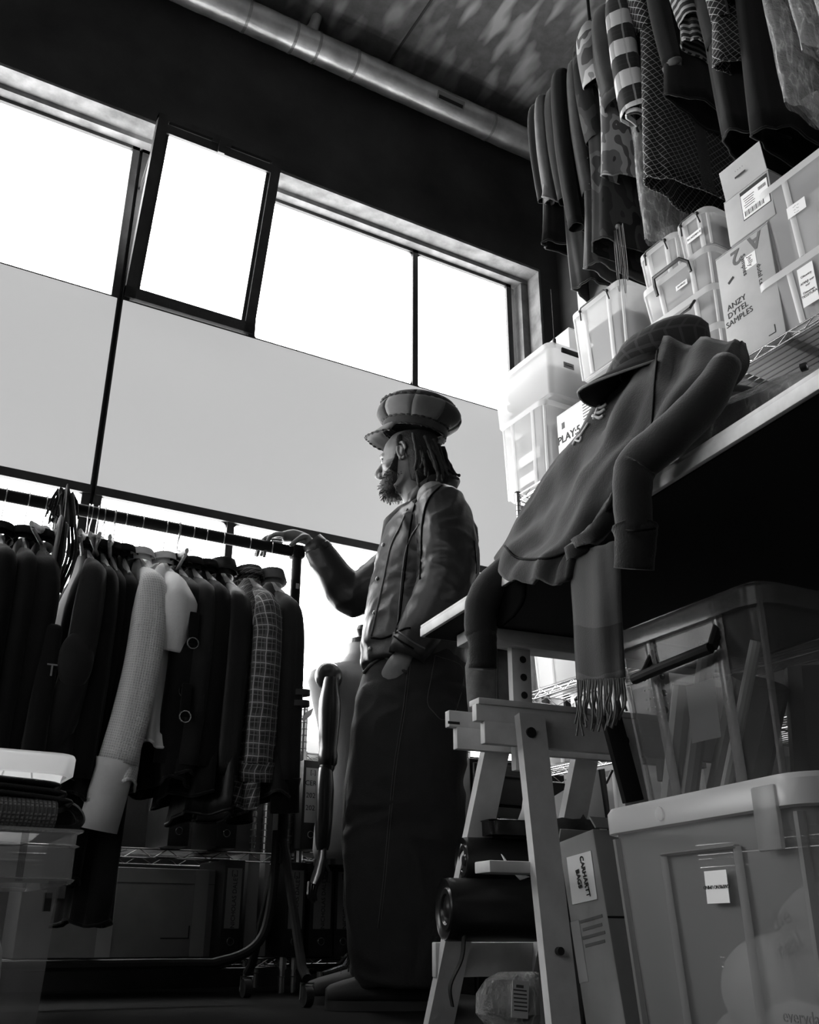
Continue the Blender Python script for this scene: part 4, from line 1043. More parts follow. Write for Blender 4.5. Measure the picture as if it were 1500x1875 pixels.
# collar, shirt neck, cuffs, hem band and the hanging far front panel
C = []
for t, k in ((0, 1.0), (.6, 1.04), (1.0, 1.10)):
    C.append([mw(-.03+math.cos(a)*.092*k - .012*t, math.sin(a)*.092*k, 1.592 + .052*t + .022*math.cos(a+PI)*1.0 - .05*max(0, math.cos(a))) for a in [math.radians(38+284*j/22) for j in range(23)]])
o = part('jacket_collar', MB().grid(C), m_jkt, man, sharp=0); thick(o, .006)
o = part('shirt', MB().rings(orings([(1.572, -.012, 0, .062, .068), (1.565, -.012, 0, .068, .074), (1.545, .0, 0, .085, .095), (1.50, .03, 0, .095, .12), (1.42, .045, 0, .09, .12)], 24)), c_dark, man, sharp=0)
F = []
for t in (0, .33, .66, 1.0):
    F.append([mw(.165+.02*t+.012*math.sin(j*.9), -.03-.12*t, 1.20-.27*j/8) for j in range(9)])
o = part('jacket_front_flap', MB().grid(F), m_jkt, man, sharp=0); thick(o, .006)
ce = wr+V3(.012, -.006, -.006); cd = (wr-RE).normalized()
o = part('jacket_cuff', MB().tube([ce-cd*.03, ce+cd*.0, ce+cd*.028], [.047, .042, .038], 18, cap=False), m_jkt, man, sharp=0); thick(o, .005)
ce = mw(.03, .20, 1.005); cd = (mw(.045, .195, .96)-ce).normalized()
o = part('jacket_cuff', MB().tube([ce-cd*.03, ce, ce+cd*.03], [.062, .058, .055], 18, cap=False), m_jkt, man, sharp=0); thick(o, .005)

# trousers
m_den = mat('dark_raw_denim', .007, .85, var=.35, vs=9, bmp=.3, bs=200)
mb = MB()
mb.rings(crease(orings([(1.06, .0, 0, .135, .17), (1.03, .0, 0, .15, .18), (.955, .012, 0, .170, .198), (.88, .022, 0, .180, .205), (.82, .025, 0, .16, .17)], 36), .006, 5))
for s, fa in ((1, .0), (-1, .02)):
    rows = [(.90, .02+fa*.3, s*.085, .172, .11), (.78, .026+fa*.6, s*.10, .180, .118), (.62, .036+fa, s*.105, .180, .118), (.45, .042+fa, s*.105, .178, .118), (.28, .040+fa, s*.108, .172, .115), (.15, .030+fa, s*.108, .164, .112), (.085, .026+fa, s*.11, .156, .108), (.06, .024+fa, s*.11, .150, .104)]
    mb.rings(crease(orings(rows, 32), .012, 8+s, 6, 7))
trs = part('trousers', mb, m_den, man, sharp=0); baked(trs, .007, 4); wrinkle(trs, .007, 9, 7, 5)
bt = surf_of(trs); m_ths = mat('pale_thread', .05, .8)
seam(bt, [(748, 1215), (738, 1300), (722, 1400), (712, 1500), (703, 1600), (692, 1700)], .0014, m_ths, trs, 'side_seam')
seam(bt, [(752, 1215), (742, 1300), (726, 1400), (716, 1500), (707, 1600), (697, 1700)], .0012, m_ths, trs, 'side_seam')
seam(bt, [(797, 1200), (790, 1240), (783, 1285), (795, 1305), (812, 1318), (835, 1300), (848, 1225), (797, 1200)], .0014, m_ths, trs, 'pocket_stitching')
seam(bt, [(668, 1232), (685, 1215), (705, 1205), (722, 1218), (745, 1232)], .0055, mat('pocket_edge_denim', .03, .8), trs, 'pocket_edge', off=.003)
# shoes
for s, fa in ((1, .02), (-1, .10)):
    mb = MB()
    prof = [(-.09, .030, .05), (-.06, .038, .075), (.0, .042, .09), (.06, .044, .085), (.12, .047, .068), (.17, .042, .055), (.20, .028, .045), (.212, .010, .035)]
    R = []
    for x, wd, hh in prof:
        R.append([mw(.03+fa+x, s*.11 + math.cos(k*2*PI/16)*wd, .018 + hh*.5 + math.sin(k*2*PI/16)*hh*.5) for k in range(16)])
    sh = part('shoe', mb.rings(R), mat('scuffed_suede', .03, .7, bmp=.3, bs=60), man, sharp=0)
    pts = [(.03+fa+x, wd) for x, wd, hh in prof]
    out = [mw(x, s*.11+w2*1.08, 0) for x, w2 in pts] + [mw(x, s*.11-w2*1.08, 0) for x, w2 in reversed(pts)]
    part('shoe_sole', MB().rings([[p for p in out], [p+V3(0, 0, .024) for p in out]], smooth=False), mat('black_rubber', .015, .6), sh)
    for k in range(3): part('lace', MB().tube([mw(.09+fa+.022*k, s*.11-.025, .098-.008*k), mw(.092+fa+.022*k, s*.11, .108-.009*k), mw(.09+fa+.022*k, s*.11+.025, .098-.008*k)], .0025, 5), m_seam, sh)
# ================================================================== work table
TT = .90; T0 = V3(1.19, 2.03, 0); EX = V3(.9937, -.1121, 0); EY = V3(.1121, .9937, 0)
TRZ = math.atan2(EX.y, EX.x)
m_paint = mat('white_painted_pine', .60, .6, var=.12, vs=14, bmp=.15, bs=40)
m_tablew = mat('scuffed_table_edge', .85, .6, var=.2, vs=12, bmp=.2, bs=30)
tbl = thing('work_table', 'pale work table with a black underside, clothes heaped on its edge', 'table', T0, TRZ)
part('table_top', MB().bbox((.45, -1.02, TT-.005), (.90, 2.04, .010), .002), m_tablew, tbl)
part('edge_lipping', MB().bbox((.004, -1.02, TT-.019), (.010, 2.04, .022), .002).bbox((.45, -.004, TT-.019), (.90, .010, .022), .002), m_tablew, tbl)
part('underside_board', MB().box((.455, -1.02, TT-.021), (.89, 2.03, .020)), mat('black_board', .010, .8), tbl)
def tw(x, y, z): return T0 + EX*x + EY*y + V3(0, 0, z)          # table frame: across, along (negative = towards the camera), up
def trestle(label, off, lx=.155, rx=.405):
    t = thing('trestle', label, 'trestle', tw(0, 0, 0)+EY*off, TRZ)
    m = m_paint
    part('top_beam', MB().bbox((.45, -.11, TT-.048), (.76, .10, .030), .003), m, t)
    part('top_beam_lip', MB().bbox((.45, -.152, TT-.068), (.74, .018, .012), .002), m, t)
    for x in (lx+.045, rx+.20):
        p = part('sliding_post', MB().bbox((x, -.135, .695), (.052, .022, .31), .002), m, t)
        for k in range(6): part('peg_hole', MB().tube([(x+.004, -.1468, .585+.043*k), (x+.004, -.1455, .585+.043*k)], .0088, 12), m_ink, p)
    # pair of fixed beams with stepped ends
    for y, x0, n in ((-.175, .055, 0), (-.085, .03, 1)):
        b = part('fixed_beam', MB().bbox(((x0+.78)/2, y, .655), (.78-x0, .022, .038), .002), m, t)
        part('beam_shoulder', MB().bbox(((x0+.02+.76)/2, y, .612), (.76-x0-.02, .022, .05), .002), m, t)
        if n: part('beam_slot', MB().box((x0+.012, y-.0115, .645), (.03, .001, .006)), m_ink, b)
    part('beam_cap', MB().bbox((.42, -.165, .681), (.72, .05, .014), .002), m, t)
    def leg(x, y0, y1, z0, dx=0):
        a = V3(x, y0, z0); b = V3(x+dx, y1, .0); d = (a-b).normalized(); sd = V3(1, 0, 0); nn = d.cross(sd).normalized(); vs = []
        for p in (b, a):
            for sx, sy in ((-1, -1), (1, -1), (1, 1), (-1, 1)): vs.append(p + sd*sx*.033 + nn*sy*.012 + (V3(0, 0, .0) if p is a else V3(0, 0, .0)))
        l = part('leg', MB().add(vs, [(3, 2, 1, 0), (4, 5, 6, 7), (0, 1, 5, 4), (1, 2, 6, 5), (2, 3, 7, 6), (3, 0, 4, 7)]), m, t); return l, a, b
    for x in (lx, rx):
        l, a, b = leg(x+.03, -.198, -.30, .655, -.012)
        part('leg_bolt', MB().tube([(x+.02, -.222, .612), (x+.02, -.208, .612)], .012, 14), mat('bolt_dark', .05, .4, metal=.7), l)
        part('leg_screw', MB().tube([(x+.018, -.302, .165), (x+.018, -.29, .165)], .008, 12), mat('bolt_dark', .05, .4, metal=.7), l)
        leg(x+.018, -.065, .165, .625, -.055)
    part('foot_stretcher', MB().bbox((.32, .128, .14), (.46, .022, .075), .003), m, t)
    part('front_rung', MB().bbox((.135, -.205, .325), (.17, .07, .024), .003), m, t)
    return t
trestle('white painted adjustable trestle with peg holes under the table', 0)
trestle('white painted trestle at the near end of the table', -1.72)
bd = part('black_board', MB().bbox((0, 0, .10), (.055, .014, .20), .002), mat('black_panel', .010, .8), None); tag(bd, 'narrow black board leaning beside the trestle behind the clear bins', 'board')
q = at(1165, 1474, Y=1.66); q = at(1160, 1468, Y=1.72); bd.location = (q.x, 1.72, q.z); bd.rotation_euler = (-.05, -.20, 0)

# ------------------------------------------------------------------ under the table
e1 = V3(.18, .984, 0)   # direction of the big bins' long side
def bin_at(far, length, width): return far - e1*(length/2) + V3(.984, -.18, 0)*(width/2)
c = bin_at(V3(1.213, 1.425, 0), .545, .42); rzb = math.atan2(-e1.y, -e1.x)
t = thing('storage_bin', 'large frosted plastic bin with a thick lid in the bottom right corner', 'storage box', c, rzb)
m_frost = plastic('frosted_plastic', .34, .42, .35, .35)
part('tub', box_open(.53, .41, .365, .90, r=.05), m_frost, t, sharp=40)
R = [[V3(x, y, z) for x, y in rrect(.545+o, .425+o, .06)] for z, o in ((.355, .0), (.358, .012), (.392, .014), (.400, .004), (.400, -.03), (.394, -.04))]
part('lid', MB().rings(R, True, False, True), plastic('lid_frost', .60, .15, .35, .3), t, sharp=40)
for x in (-.09, .10):
    part('pressed_rib', MB().tube([V3(x*.92, -.193, .02), V3(x, -.2075, .315)], .010, 6, flat=(1, .35)), m_frost, t)
part('pressed_rib', MB().tube([V3(-.09, -.2075, .315), V3(.10, -.2075, .315)], .007, 6, flat=(1, .4)), m_frost, t)
for x in (-.235, .235): part('corner_rib', MB().tube([V3(x*.91, -.185, .01), V3(x, -.203, .35)], .008, 6), m_frost, t)
part('lid_boss', MB().tube([(-.07, -.222, .376), (-.07, -.214, .376)], .011, 12), m_clear, t)
part('lid_clip', MB().bbox((.19, -.219, .345), (.05, .008, .085), .003), m_frost, t)
lc = part('label_card', MB().box((.045, -.2095, .262), (.054, .001, .045)), m_paper, t)
lettering('label_writing', 'CARPRENO UMIND', .0072, m_ink, lc, frame4((.045, -.2103, .262), (-1, 0, 0), (0, 0, -1)))
lettering('moulded_mark', 'everyday', .022, mat('grey_print', .12, .7), t, frame4((.19, -.206, .10), (1, 0, 0), (0, 0, 1)))
for k, (p, r) in enumerate((((.02, -.10, .12), (.12, .06, .08)), ((.14, -.09, .17), (.11, .07, .10)), ((.09, -.10, .085), (.13, .06, .05)), ((-.10, -.08, .05), (.05, .05, .04)), ((.02, .05, .10), (.20, .10, .09)))):
    part('padded_bundle', MB().ball(p, r, 18, 12), cloth('padding_%d' % (k % 2), [.55, .40][k % 2], var=.12), t, sharp=0)
lettering('bundle_print', 'the\nreal', .035, m_ink, t, frame4((.13, -.168, .20), (1, 0, .35), (-.35, 0, 1)))

t = crate('storage_bin', 'clear plastic bin with a black bar handle stacked on the frosted bin', (0, 0, 0), .37, .36, .325, 0, plastic('smoky_clear', .15, .6, .3, .15), lid=False, handle=None, kind=None, taper=.86, mrib=plastic('smoky_rib', .22, .45, .3, .2))
t.location = V3(1.255, 1.40, .400) - V3(.045, .999, 0)*.19 + V3(.999, -.045, 0)*.175; t.rotation_euler = (0, 0, math.atan2(-.999, -.045))
tb = [o for o in t.children if o.name.startswith('tub')][0]
hh = part('bar_handle', MB().tube([(-.085, -.172, .272), (-.095, -.19, .235), (-.098, -.20, .225)], .006, 8), m_black, t)
part('handle_bar', MB().tube(spline([(-.11, -.202, .222), (-.02, -.207, .226), (.085, -.20, .234)], 5), .0095, 10), m_black, hh)
part('handle_pivot', MB().tube([(.082, -.172, .278), (.084, -.195, .236)], .009, 8), m_black, hh)
R = [[V3(x, y, z) for x, y in rrect(.375+o, .365+o, .05)] for z, o in ((.285, 0), (.288, .016), (.318, .018), (.325, .008), (.326, -.02), (.322, -.03))]
part('lid', MB().rings(R, True, False, True), plastic('smoky_lid', .14, .35, .3, .2), t, sharp=40)
for k in range(6):
    for j in range(4): part('punched_dot', MB().ball((-.125+.011*k-.003*j, -.1695+.0045*j, .225-.016*j), .0016, 6, 4), m_white, tb) if (k+j) % 1 == 0 else None
for k, (a, b2, r, g) in enumerate((((-.09, -.12, .02), (-.02, -.10, .28), .016, .3), ((-.12, -.13, .015), (-.07, -.12, .21), .022, .35), ((.0, -.12, .02), (.11, -.12, .25), .010, .42), ((-.05, -.05, .02), (.05, -.06, .2), .05, .12), ((.08, .02, .02), (.1, .02, .22), .05, .08))):
    part('packed_item', MB().tube([a, tuple((V3(*a)+V3(*b2))/2), b2], r, 10), mat('packed_grey_%d' % k, g, .7), t)
part('paper_slip', MB().box((.0, -.150, .15), (.07, .001, .10)), mat('dull_paper', .2, .8), t)

# box of bags, leaning
t = thing('leaning_carton', 'tall brown cardboard box with a handwritten white note, leaning behind the trestle leg', 'cardboard box', (1.45, 1.735, .012), 0, None, rot=(-.16, 0, 0))
part('carton_body', MB().bbox((.15, 0, .195), (.30, .125, .39), .005), m_card, t)
for s in (-1, 1): part('flap', MB().box((.15, s*.060, .404), (.29, .004, .03), Matrix.Rotation(s*.5, 3, 'X')), m_card, t)
nt_ = part('paper_note', MB().box((-.0015, -.002, .30), (.001, .085, .098), Matrix.Rotation(.05, 3, 'X')), m_paper, t)
lettering('note_writing', 'CARHARTT\nBAGS', .0165, m_ink, nt_, frame4((-.0032, -.004, .30), (0, -.05, -1), (0, -1, .05)), bold=.0003, space=1.3)
for k in range(4): part('printed_lines', MB().box((-.0004, -.01, .215-.016*k), (.001, .075-.01*(k % 2), .006)), mat('card_print', .10, .9), t)
part('carton_seam', MB().box((.15, -.0632, .21), (.30, .001, .004)), m_ink, t)
part('packing_tape', MB().box((-.0004, .045, .16), (.001, .03, .12)), m_tape, t)
# stuffed black sack, paper and folders behind the note box
t = thing('paper_sack', 'crumpled dark paper sack standing behind the leaning box', 'bag', (1.53, 1.93, 0))
R = []
rn = random.Random(9)
for i, z in enumerate((0, .1, .25, .36, .42, .445)):
    R.append([V3(math.cos(k*2*PI/20)*.085*(1+.12*rn.uniform(-1, 1)), math.sin(k*2*PI/20)*.06*(1+.12*rn.uniform(-1, 1)), z+(.02*rn.uniform(-1, 1) if i > 3 else 0)) for k in range(20)])
o = part('sack_skin', MB().rings(R, True, True, False), mat('dark_paper', .045, .9, bmp=.5), t, sharp=25); thick(o, .003)
t = thing('folded_board', 'open grey card folder leaning behind the trestle', 'folder', (1.72, 2.06, 0))
o = part('folder_leaf', MB().grid([[V3(-.13, 0, 0), V3(-.13, .05, .50)], [V3(.05, -.05, 0), V3(.05, .02, .60)]], smooth=False), mat('grey_card', .4, .8), t); thick(o, .004)
o = part('folder_leaf', MB().grid([[V3(.05, -.05, 0), V3(.05, .02, .60)], [V3(.14, .06, 0), V3(.14, .1, .62)]], smooth=False), mat('black_panel', .010, .8), t); thick(o, .004)
# black rolls lying across the trestle
def roll(label, c, r, ln, ang):
    t = thing('black_roll', label, 'roll', c, ang, 'black rolls in the trestle')
    part('roll_body', MB().tube([(0.01, 0, 0), (ln, 0, 0)], r, 28), mat('black_vinyl', .010, .35, bmp=.2, bs=30), t)
    part('roll_face', MB().lathe([(.001, .004), (r*.22, .004), (r*.28, .0), (r*.45, .0), (r*.5, .005), (r*.66, .005), (r*.72, .0), (r*.86, .001), (r*.97, .008), (r*1.0, -.004), (r*.98, -.02)], 30, (.008, 0, 0), Matrix.Rotation(-PI/2, 3, 'Y')), mat('black_end_cap', .014, .28), t, sharp=50)
    return t
roll('lower black roll with ringed end cap resting on the trestle foot', (1.235, 2.005, .246), .066, .36, -.25)
roll('upper black roll behind the white rung of the trestle', (1.30, 2.03, .352), .052, .34, -.25)
part('strap_tail', MB().tube(spline([(.03, -.05, -.055), (.02, -.06, -.10), (-.005, -.058, -.15), (.0, -.055, -.19)], 5), .012, 6, flat=(.25, 1)), m_black, bpy.data.objects['black_roll'])
t = thing('black_tray', 'shallow black metal tray lying on the rolls', 'tray', (1.44, 1.985, .4065), TRZ-.05)
R = [[V3(x, y, z) for x, y in rrect(.20*k, .10*k, .015)] for z, k in ((0, .94), (.03, 1.0), (.033, 1.05), (.034, 1.0), (.006, .92))]
part('tray_body', MB().rings(R, True, True, True), mat('black_gloss', .012, .2), t, sharp=40)
t = thing('paper_sheet', 'bent white paper sheet sticking up behind the trestle leg', 'paper', (1.46, 1.985, .441))
o = part('sheet', MB().grid([[V3(-.03, 0, .0), V3(-.015, .0, .03), V3(.0, .01, .075)], [V3(.0, -.01, .0), V3(.012, -.01, .035), V3(.025, 0, .075)], [V3(.04, .01, .0), V3(.045, .0, .03), V3(.05, .01, .06)]]), m_paper, t); thick(o, .001)
t = thing('paper_tag', 'torn white paper tag hanging over the lower roll', 'paper', (1.36, 1.905, .305))
o = part('sheet', MB().grid([[V3(-.035, 0, .055), V3(-.03, -.012, .03), V3(-.0, -.02, -.0)], [V3(-.028, 0, .05), V3(-.015, -.016, .02), V3(.03, -.015, .008)]]), m_paper, t); thick(o, .001)
t = thing('polybag', 'clear polythene bag with a printed care label on the floor below the trestle', 'bag', (1.47, 2.06, 0))
R = []
for i, (z, a, b2) in enumerate(((0, .085, .05), (.03, .11, .065), (.07, .11, .06), (.10, .09, .045), (.115, .05, .02))):
    R.append([V3(math.cos(k*2*PI/22)*a*(1+.08*rn.uniform(-1, 1)), math.sin(k*2*PI/22)*b2*(1+.08*rn.uniform(-1, 1)), z) for k in range(22)])
part('bag_film', MB().rings(R), film('polythene', .55), t); part('bag_contents', MB().ball((0, 0, .05), (.085, .045, .04), 14, 9), c_grey, t)
cl = part('care_label', MB().box((-.045, -.068, .062), (.045, .001, .075), Matrix.Rotation(.1, 3, 'Y')), m_paper, t)
for k in range(7): part('label_line', MB().box((-.045, -.0688, .088-.008*k), (.036 if k else .02, .0006, .003 if k else .006), Matrix.Rotation(.1, 3, 'Y')), mat('card_print', .10, .9), cl)
# jeans hanging off the trestle beam behind the sleeve
t = thing('folded_jeans', 'dark jeans draped over the far trestle beam beside the man\'s leg', 'jeans', (1.345, 1.965, .0))
R = []
for z, hx, hy, ox in ((.672, .052, .028, .0), (.72, .058, .036, .0), (.80, .060, .045, .006), (.88, .055, .045, .012), (.93, .05, .04, .02) if False else (.85, .05, .04, .012)):
    R.append([V3(ox + tub(k*2*PI/24, 24, 2.6)[0]*hx*(1+.05*math.sin(k*1.3+z*40)), tub(k*2*PI/24, 24, 2.6)[1]*hy, z) for k in range(24)])
o = part('denim_fold', MB().rings(R[:3]+[R[4]]), mat('faded_denim', .10, .85, var=.5, vs=16, bmp=.3, bs=150), t, sharp=0)
part('denim_seam', MB().tube([(.0, -.034, .675), (-.005, -.043, .75), (-.002, -.046, .83)], .002, 5), m_ths, t)

# ------------------------------------------------------------------ heap on the table edge
def sheet(name, ctrl, m, parent, base, nu=7, nv=7, amp=.006, fr=14, seed=0, t=.012):
    """smooth cloth surface through rows of control points (px, py, X): each is a real point on the plane X"""
    rows = [[at(x, y, X=X)-base for x, y, X in r] for r in ctrl]
    rows = [spline(r, nu) for r in rows]; cols = [spline([r[j] for r in rows], nv) for j in range(len(rows[0]))]
    G = [[cols[j][i] for j in range(len(cols))] for i in range(len(cols[0]))]
    for i in range(len(G)):
        for j in range(len(G[0])):
            p = G[i][j]; k = noise.noise(V3(j*.33+seed, i*.06, 0))*amp*1.6 + noise.noise(p*fr+V3(seed, 0, 0))*amp*.7
            G[i][j] = p + V3(-.7, -.4, .2)*k
    o = part(name, MB().grid(G), m, parent, sharp=0); thick(o, t, -1)
    return o
m_swt = cloth('dark_fleece_jersey', .022, var=.15, sheen=.35)
m_rib = cloth('ribbed_jersey', .018, var=.15, rib=.3, sheen=.3)
SB = V3(1.17, 1.3, TT)
sw = thing('sweatshirt', 'dark sweatshirt with white embroidery draped over the table edge under a flat cap', 'sweatshirt', SB)
ctrl = [[(1120, 662, 1.24), (1190, 632, 1.20), (1262, 622, 1.17), (1340, 622, 1.17), (1366, 628, 1.20)],
        [(1103, 700, 1.23), (1162, 702, 1.13), (1235, 706, 1.09), (1312, 690, 1.10), (1366, 668, 1.16)],
        [(1072, 772, 1.21), (1118, 792, 1.10), (1178, 800, 1.065), (1238, 776, 1.07), (1300, 740, 1.09)],
        [(1026, 846, 1.20), (1062, 872, 1.095), (1110, 892, 1.05), (1152, 872, 1.05), (1190, 830, 1.06)],
        [(968, 930, 1.19), (1000, 964, 1.095), (1050, 988, 1.045), (1092, 976, 1.04), (1118, 930, 1.04)],
        [(922, 984, 1.18), (946, 1020, 1.10), (1000, 1030, 1.05), (1046, 1010, 1.045), (1076, 985, 1.045)],
        [(905, 1020, 1.175), (925, 1062, 1.11), (984, 1066, 1.055), (1034, 1064, 1.05), (1060, 1030, 1.05)]]
o = sheet('sweatshirt_body', ctrl, m_swt, sw, SB, amp=.024)
bs_ = BVHTree.FromPolygons([v.co + SB for v in o.data.vertices], [p.vertices[:] for p in o.data.polygons])
seam(bs_, [(925, 1000), (950, 1022), (1000, 1022), (1040, 1008), (1068, 990)], .0025, m_seam, o, 'hem_seam', base=SB, off=.001)
seam(bs_, [(1206, 640), (1200, 700), (1196, 760), (1190, 820)], .002, m_seam, o, 'shoulder_seam', base=SB, off=.001)
m_emb = mat('white_embroidery', .75, .8)
for pts in ([(1088, 768), (1094, 752), (1100, 738), (1104, 730)], [(1090, 758), (1100, 756), (1109, 750)], [(1094, 748), (1104, 746), (1112, 740)], [(1098, 738), (1106, 734), (1110, 728)], [(1086, 762), (1098, 766), (1106, 762)], [(1050, 815), (1056, 804), (1064, 796)], [(1054, 806), (1063, 808), (1066, 800)], [(1078, 775), (1070, 788), (1062, 800)], [(1104, 720), (1115, 708), (1125, 700)]):
    seam(bs_, pts, .0036 if pts[0][0] > 1080 else .0025, m_emb, o, 'embroidery', base=SB, off=.0015)
lin = sheet('hem_lining', [[(908, 1050, 1.175), (935, 1062, 1.15), (962, 1064, 1.13)], [(896, 1090, 1.165), (930, 1100, 1.14), (958, 1100, 1.12)], [(893, 1140, 1.155), (915, 1146, 1.14), (940, 1128, 1.12)]], m_inside, sw, SB, 4, 4, .002, t=.004)  # black sheet standing in for the shade inside the open hem
def px_tube(name, pts, rs, m, parent, base, n=16, flat=None, cap=True):
    P = [at(x, y, X=X)-base for x, y, X in pts]; mb = MB(); Q = spline(P, 6); R = []
    for i in range(len(Q)):
        f = i/6; k = min(int(f), len(P)-2); tt = f-k; R.append((rs[k]*(1-tt)+rs[k+1]*tt)*(1+.015*math.sin(i*1.7)))
    return part(name, mb.tube(Q, R, n, flat=flat, cap=cap), m, parent, sharp=0), Q, R
o, Q, R_ = px_tube('sleeve', [(1330, 668, 1.10), (1290, 735, 1.06), (1225, 800, 1.035), (1168, 850, 1.02), (1158, 900, 1.01), (1162, 972, 1.02)], [.030, .040, .042, .042, .039, .037], m_swt, sw, SB, flat=(1.0, .8))
px_tube('sleeve_cuff', [(1163, 966, 1.02), (1164, 985, 1.02), (1161, 1042, 1.025)], [.0365, .033, .031], m_rib, o, SB)
px_tube('cuff_seam', [(1126, 966, 1.01), (1160, 972, .985), (1200, 968, 1.02)], [.002]*3, m_seam, o, SB, 6)
o, Q, R_ = px_tube('sleeve', [(935, 1035, 1.17), (902, 1075, 1.145), (884, 1110, 1.125), (880, 1165, 1.125)], [.03, .040, .038, .034], m_swt, sw, SB)
px_tube('sleeve_cuff', [(881, 1158, 1.125), (884, 1178, 1.125), (884, 1224, 1.127)], [.0335, .030, .030], m_rib, o, SB)
# scarf with fringe
sc = thing('wool_scarf', 'plaid wool scarf with a long fringe hanging down from the table edge', 'scarf', SB)
m_scarf = grid_cloth('scarf_check', .075, [(1, 1.0, .08, .85, .035, .8), (0, .5, .012, .1, .12, .6)])
o = sheet('scarf_fall', [[(1045, 1000, 1.06), (1090, 1000, 1.045), (1130, 990, 1.05)], [(1045, 1060, 1.06), (1092, 1062, 1.045), (1134, 1050, 1.055)], [(1050, 1160, 1.06), (1094, 1164, 1.045), (1138, 1150, 1.06)], [(1055, 1245, 1.06), (1098, 1250, 1.05), (1143, 1240, 1.06)]], m_scarf, sc, SB, 6, 6, .005, t=.006)
rn = random.Random(21)
for k in range(30):
    f = k/29; x0 = 1058+86*f; y0 = 1244-3*f; X = 1.06-.012*math.sin(f*PI); l = rn.uniform(75, 112)*(1-.22*f)
    pts = [(x0, y0, X), (x0+rn.uniform(-4, 4), y0+l*.35, X), (x0+rn.uniform(-7, 5), y0+l*.7, X+rn.uniform(-.006, .006)), (x0+rn.uniform(-8, 6), y0+l, X)]
    P = [at(*p[:2], X=p[2])-SB for p in pts]; part('fringe_cord', MB().tube(spline(P, 3), .0021, 5), m_scarf, sc)
# pile of bagged garments under the sweatshirt
pl = thing('bagged_garments', 'pile of clear bagged striped garments on the table behind the sweatshirt', 'bag', (1.33, 1.08, TT), TRZ)
for k, (x, y, z, a, b2, c2) in enumerate(((.0, .05, .055, .15, .26, .055), (.01, .07, .15, .13, .20, .05), (.0, .10, .215, .10, .13, .045))):
    part('folded_garment', MB().ball((x, y, z), (a, b2, c2), 20, 12), grid_cloth('striped_pack', .28, [(1, .05, .018, 0, .05, .8)]), pl, sharp=0)
mb = MB().rings([[V3(math.cos(k*2*PI/30)*a*(1+.05*math.sin(k*2.3+i)), -.06+math.sin(k*2*PI/30)*b2*(1+.05*math.cos(k*1.7+i)), z) for k in range(30)] for i, (z, a, b2) in enumerate(((.002, .15, .24), (.05, .165, .27), (.10, .16, .26), (.14, .12, .20), (.155, .06, .1)))])
part('bag_film', mb, film('polythene', .55), pl)
# flat cap on top
cp = thing('flat_cap', 'tweed flat cap with a black lined peak lying on the sweatshirt', 'cap', at(1208, 652, X=1.235), math.radians(140))
m_tweed = grid_cloth('tweed_check', .05, [(0, .03, .006, 0, .10, .7), (1, .03, .006, .3, .10, .7)])
R = []
for z, a, b2, fx in ((-.035, .078, .070, 0), (-.018, .088, .080, 0), (.004, .094, .084, -.004), (.026, .088, .078, -.010), (.044, .070, .062, -.016), (.054, .040, .036, -.02), (.057, .010, .010, -.02)):
    R.append([V3(fx + math.cos(k*2*PI/30)*a*(1+.05*noise.noise(V3(k*.5, z*30, 2))), math.sin(k*2*PI/30)*b2*(1+.05*noise.noise(V3(k*.4, z*30, 7))), z-.018*math.cos(k*2*PI/30)*(z > 0)) for k in range(30)])
cr = part('cap_crown', MB().rings(R, True, False, True), m_tweed, cp, sharp=0); thick(cr, .004)
part('cap_button', MB().ball((-.02, 0, .062), (.010, .010, .005), 10, 6), m_tweed, cp)
R = [[V3(math.cos(a)*(.076+t2*.085*max(0, math.cos(a*1.02))**.5), math.sin(a)*(.070+.022*t2), -.030 - .034*t2*max(.0, math.cos(a))-.028*t2*abs(math.sin(a))) for a in [math.radians(-80+160*j/18) for j in range(19)]] for t2 in (0, .33, .66, 1)]
o = part('cap_peak', MB().grid(R), mat('peak_lining', .006, .8), cp, sharp=0); thick(o, .006)
part('peak_piping', MB().tube(R[-1], .003, 6), cloth('piping_grey', .3), cp)
# small things on the edge of the table
t = thing('marker_pen', 'pale marker pen lying at the table edge by the sleeve', 'pen', tw(.05, -.905, TT+.008), 0.9)
part('pen_body', MB().tube([(-.05, 0, 0), (.04, 0, 0), (.055, 0, 0)], [.0085, .0085, .006], 12), mat('pen_white', .6, .4), t); part('pen_cap', MB().tube([(-.085, 0, 0), (-.05, 0, 0)], .0092, 12), mat('pen_cap', .45, .4), t)
t = thing('tape_reel', 'small black reel standing on the table edge at the right', 'reel', at(1455, 672, Z=TT)+V3(.02, 0, 0), .3)
part('reel_rim', MB().tube([(0, -.004, .006), (0, .004, .006)], .006, 16), m_black, t); part('reel_hub', MB().tube([(0, -.0045, .006), (0, .0045, .006)], .0025, 10), m_paper, t)
t = crate('clear_tray', 'clear lidded tray on the table at the right edge', tw(.24, -1.40, TT), .34, .24, .075, TRZ, m_milky, handle=None, kind='sheets', seed=3)

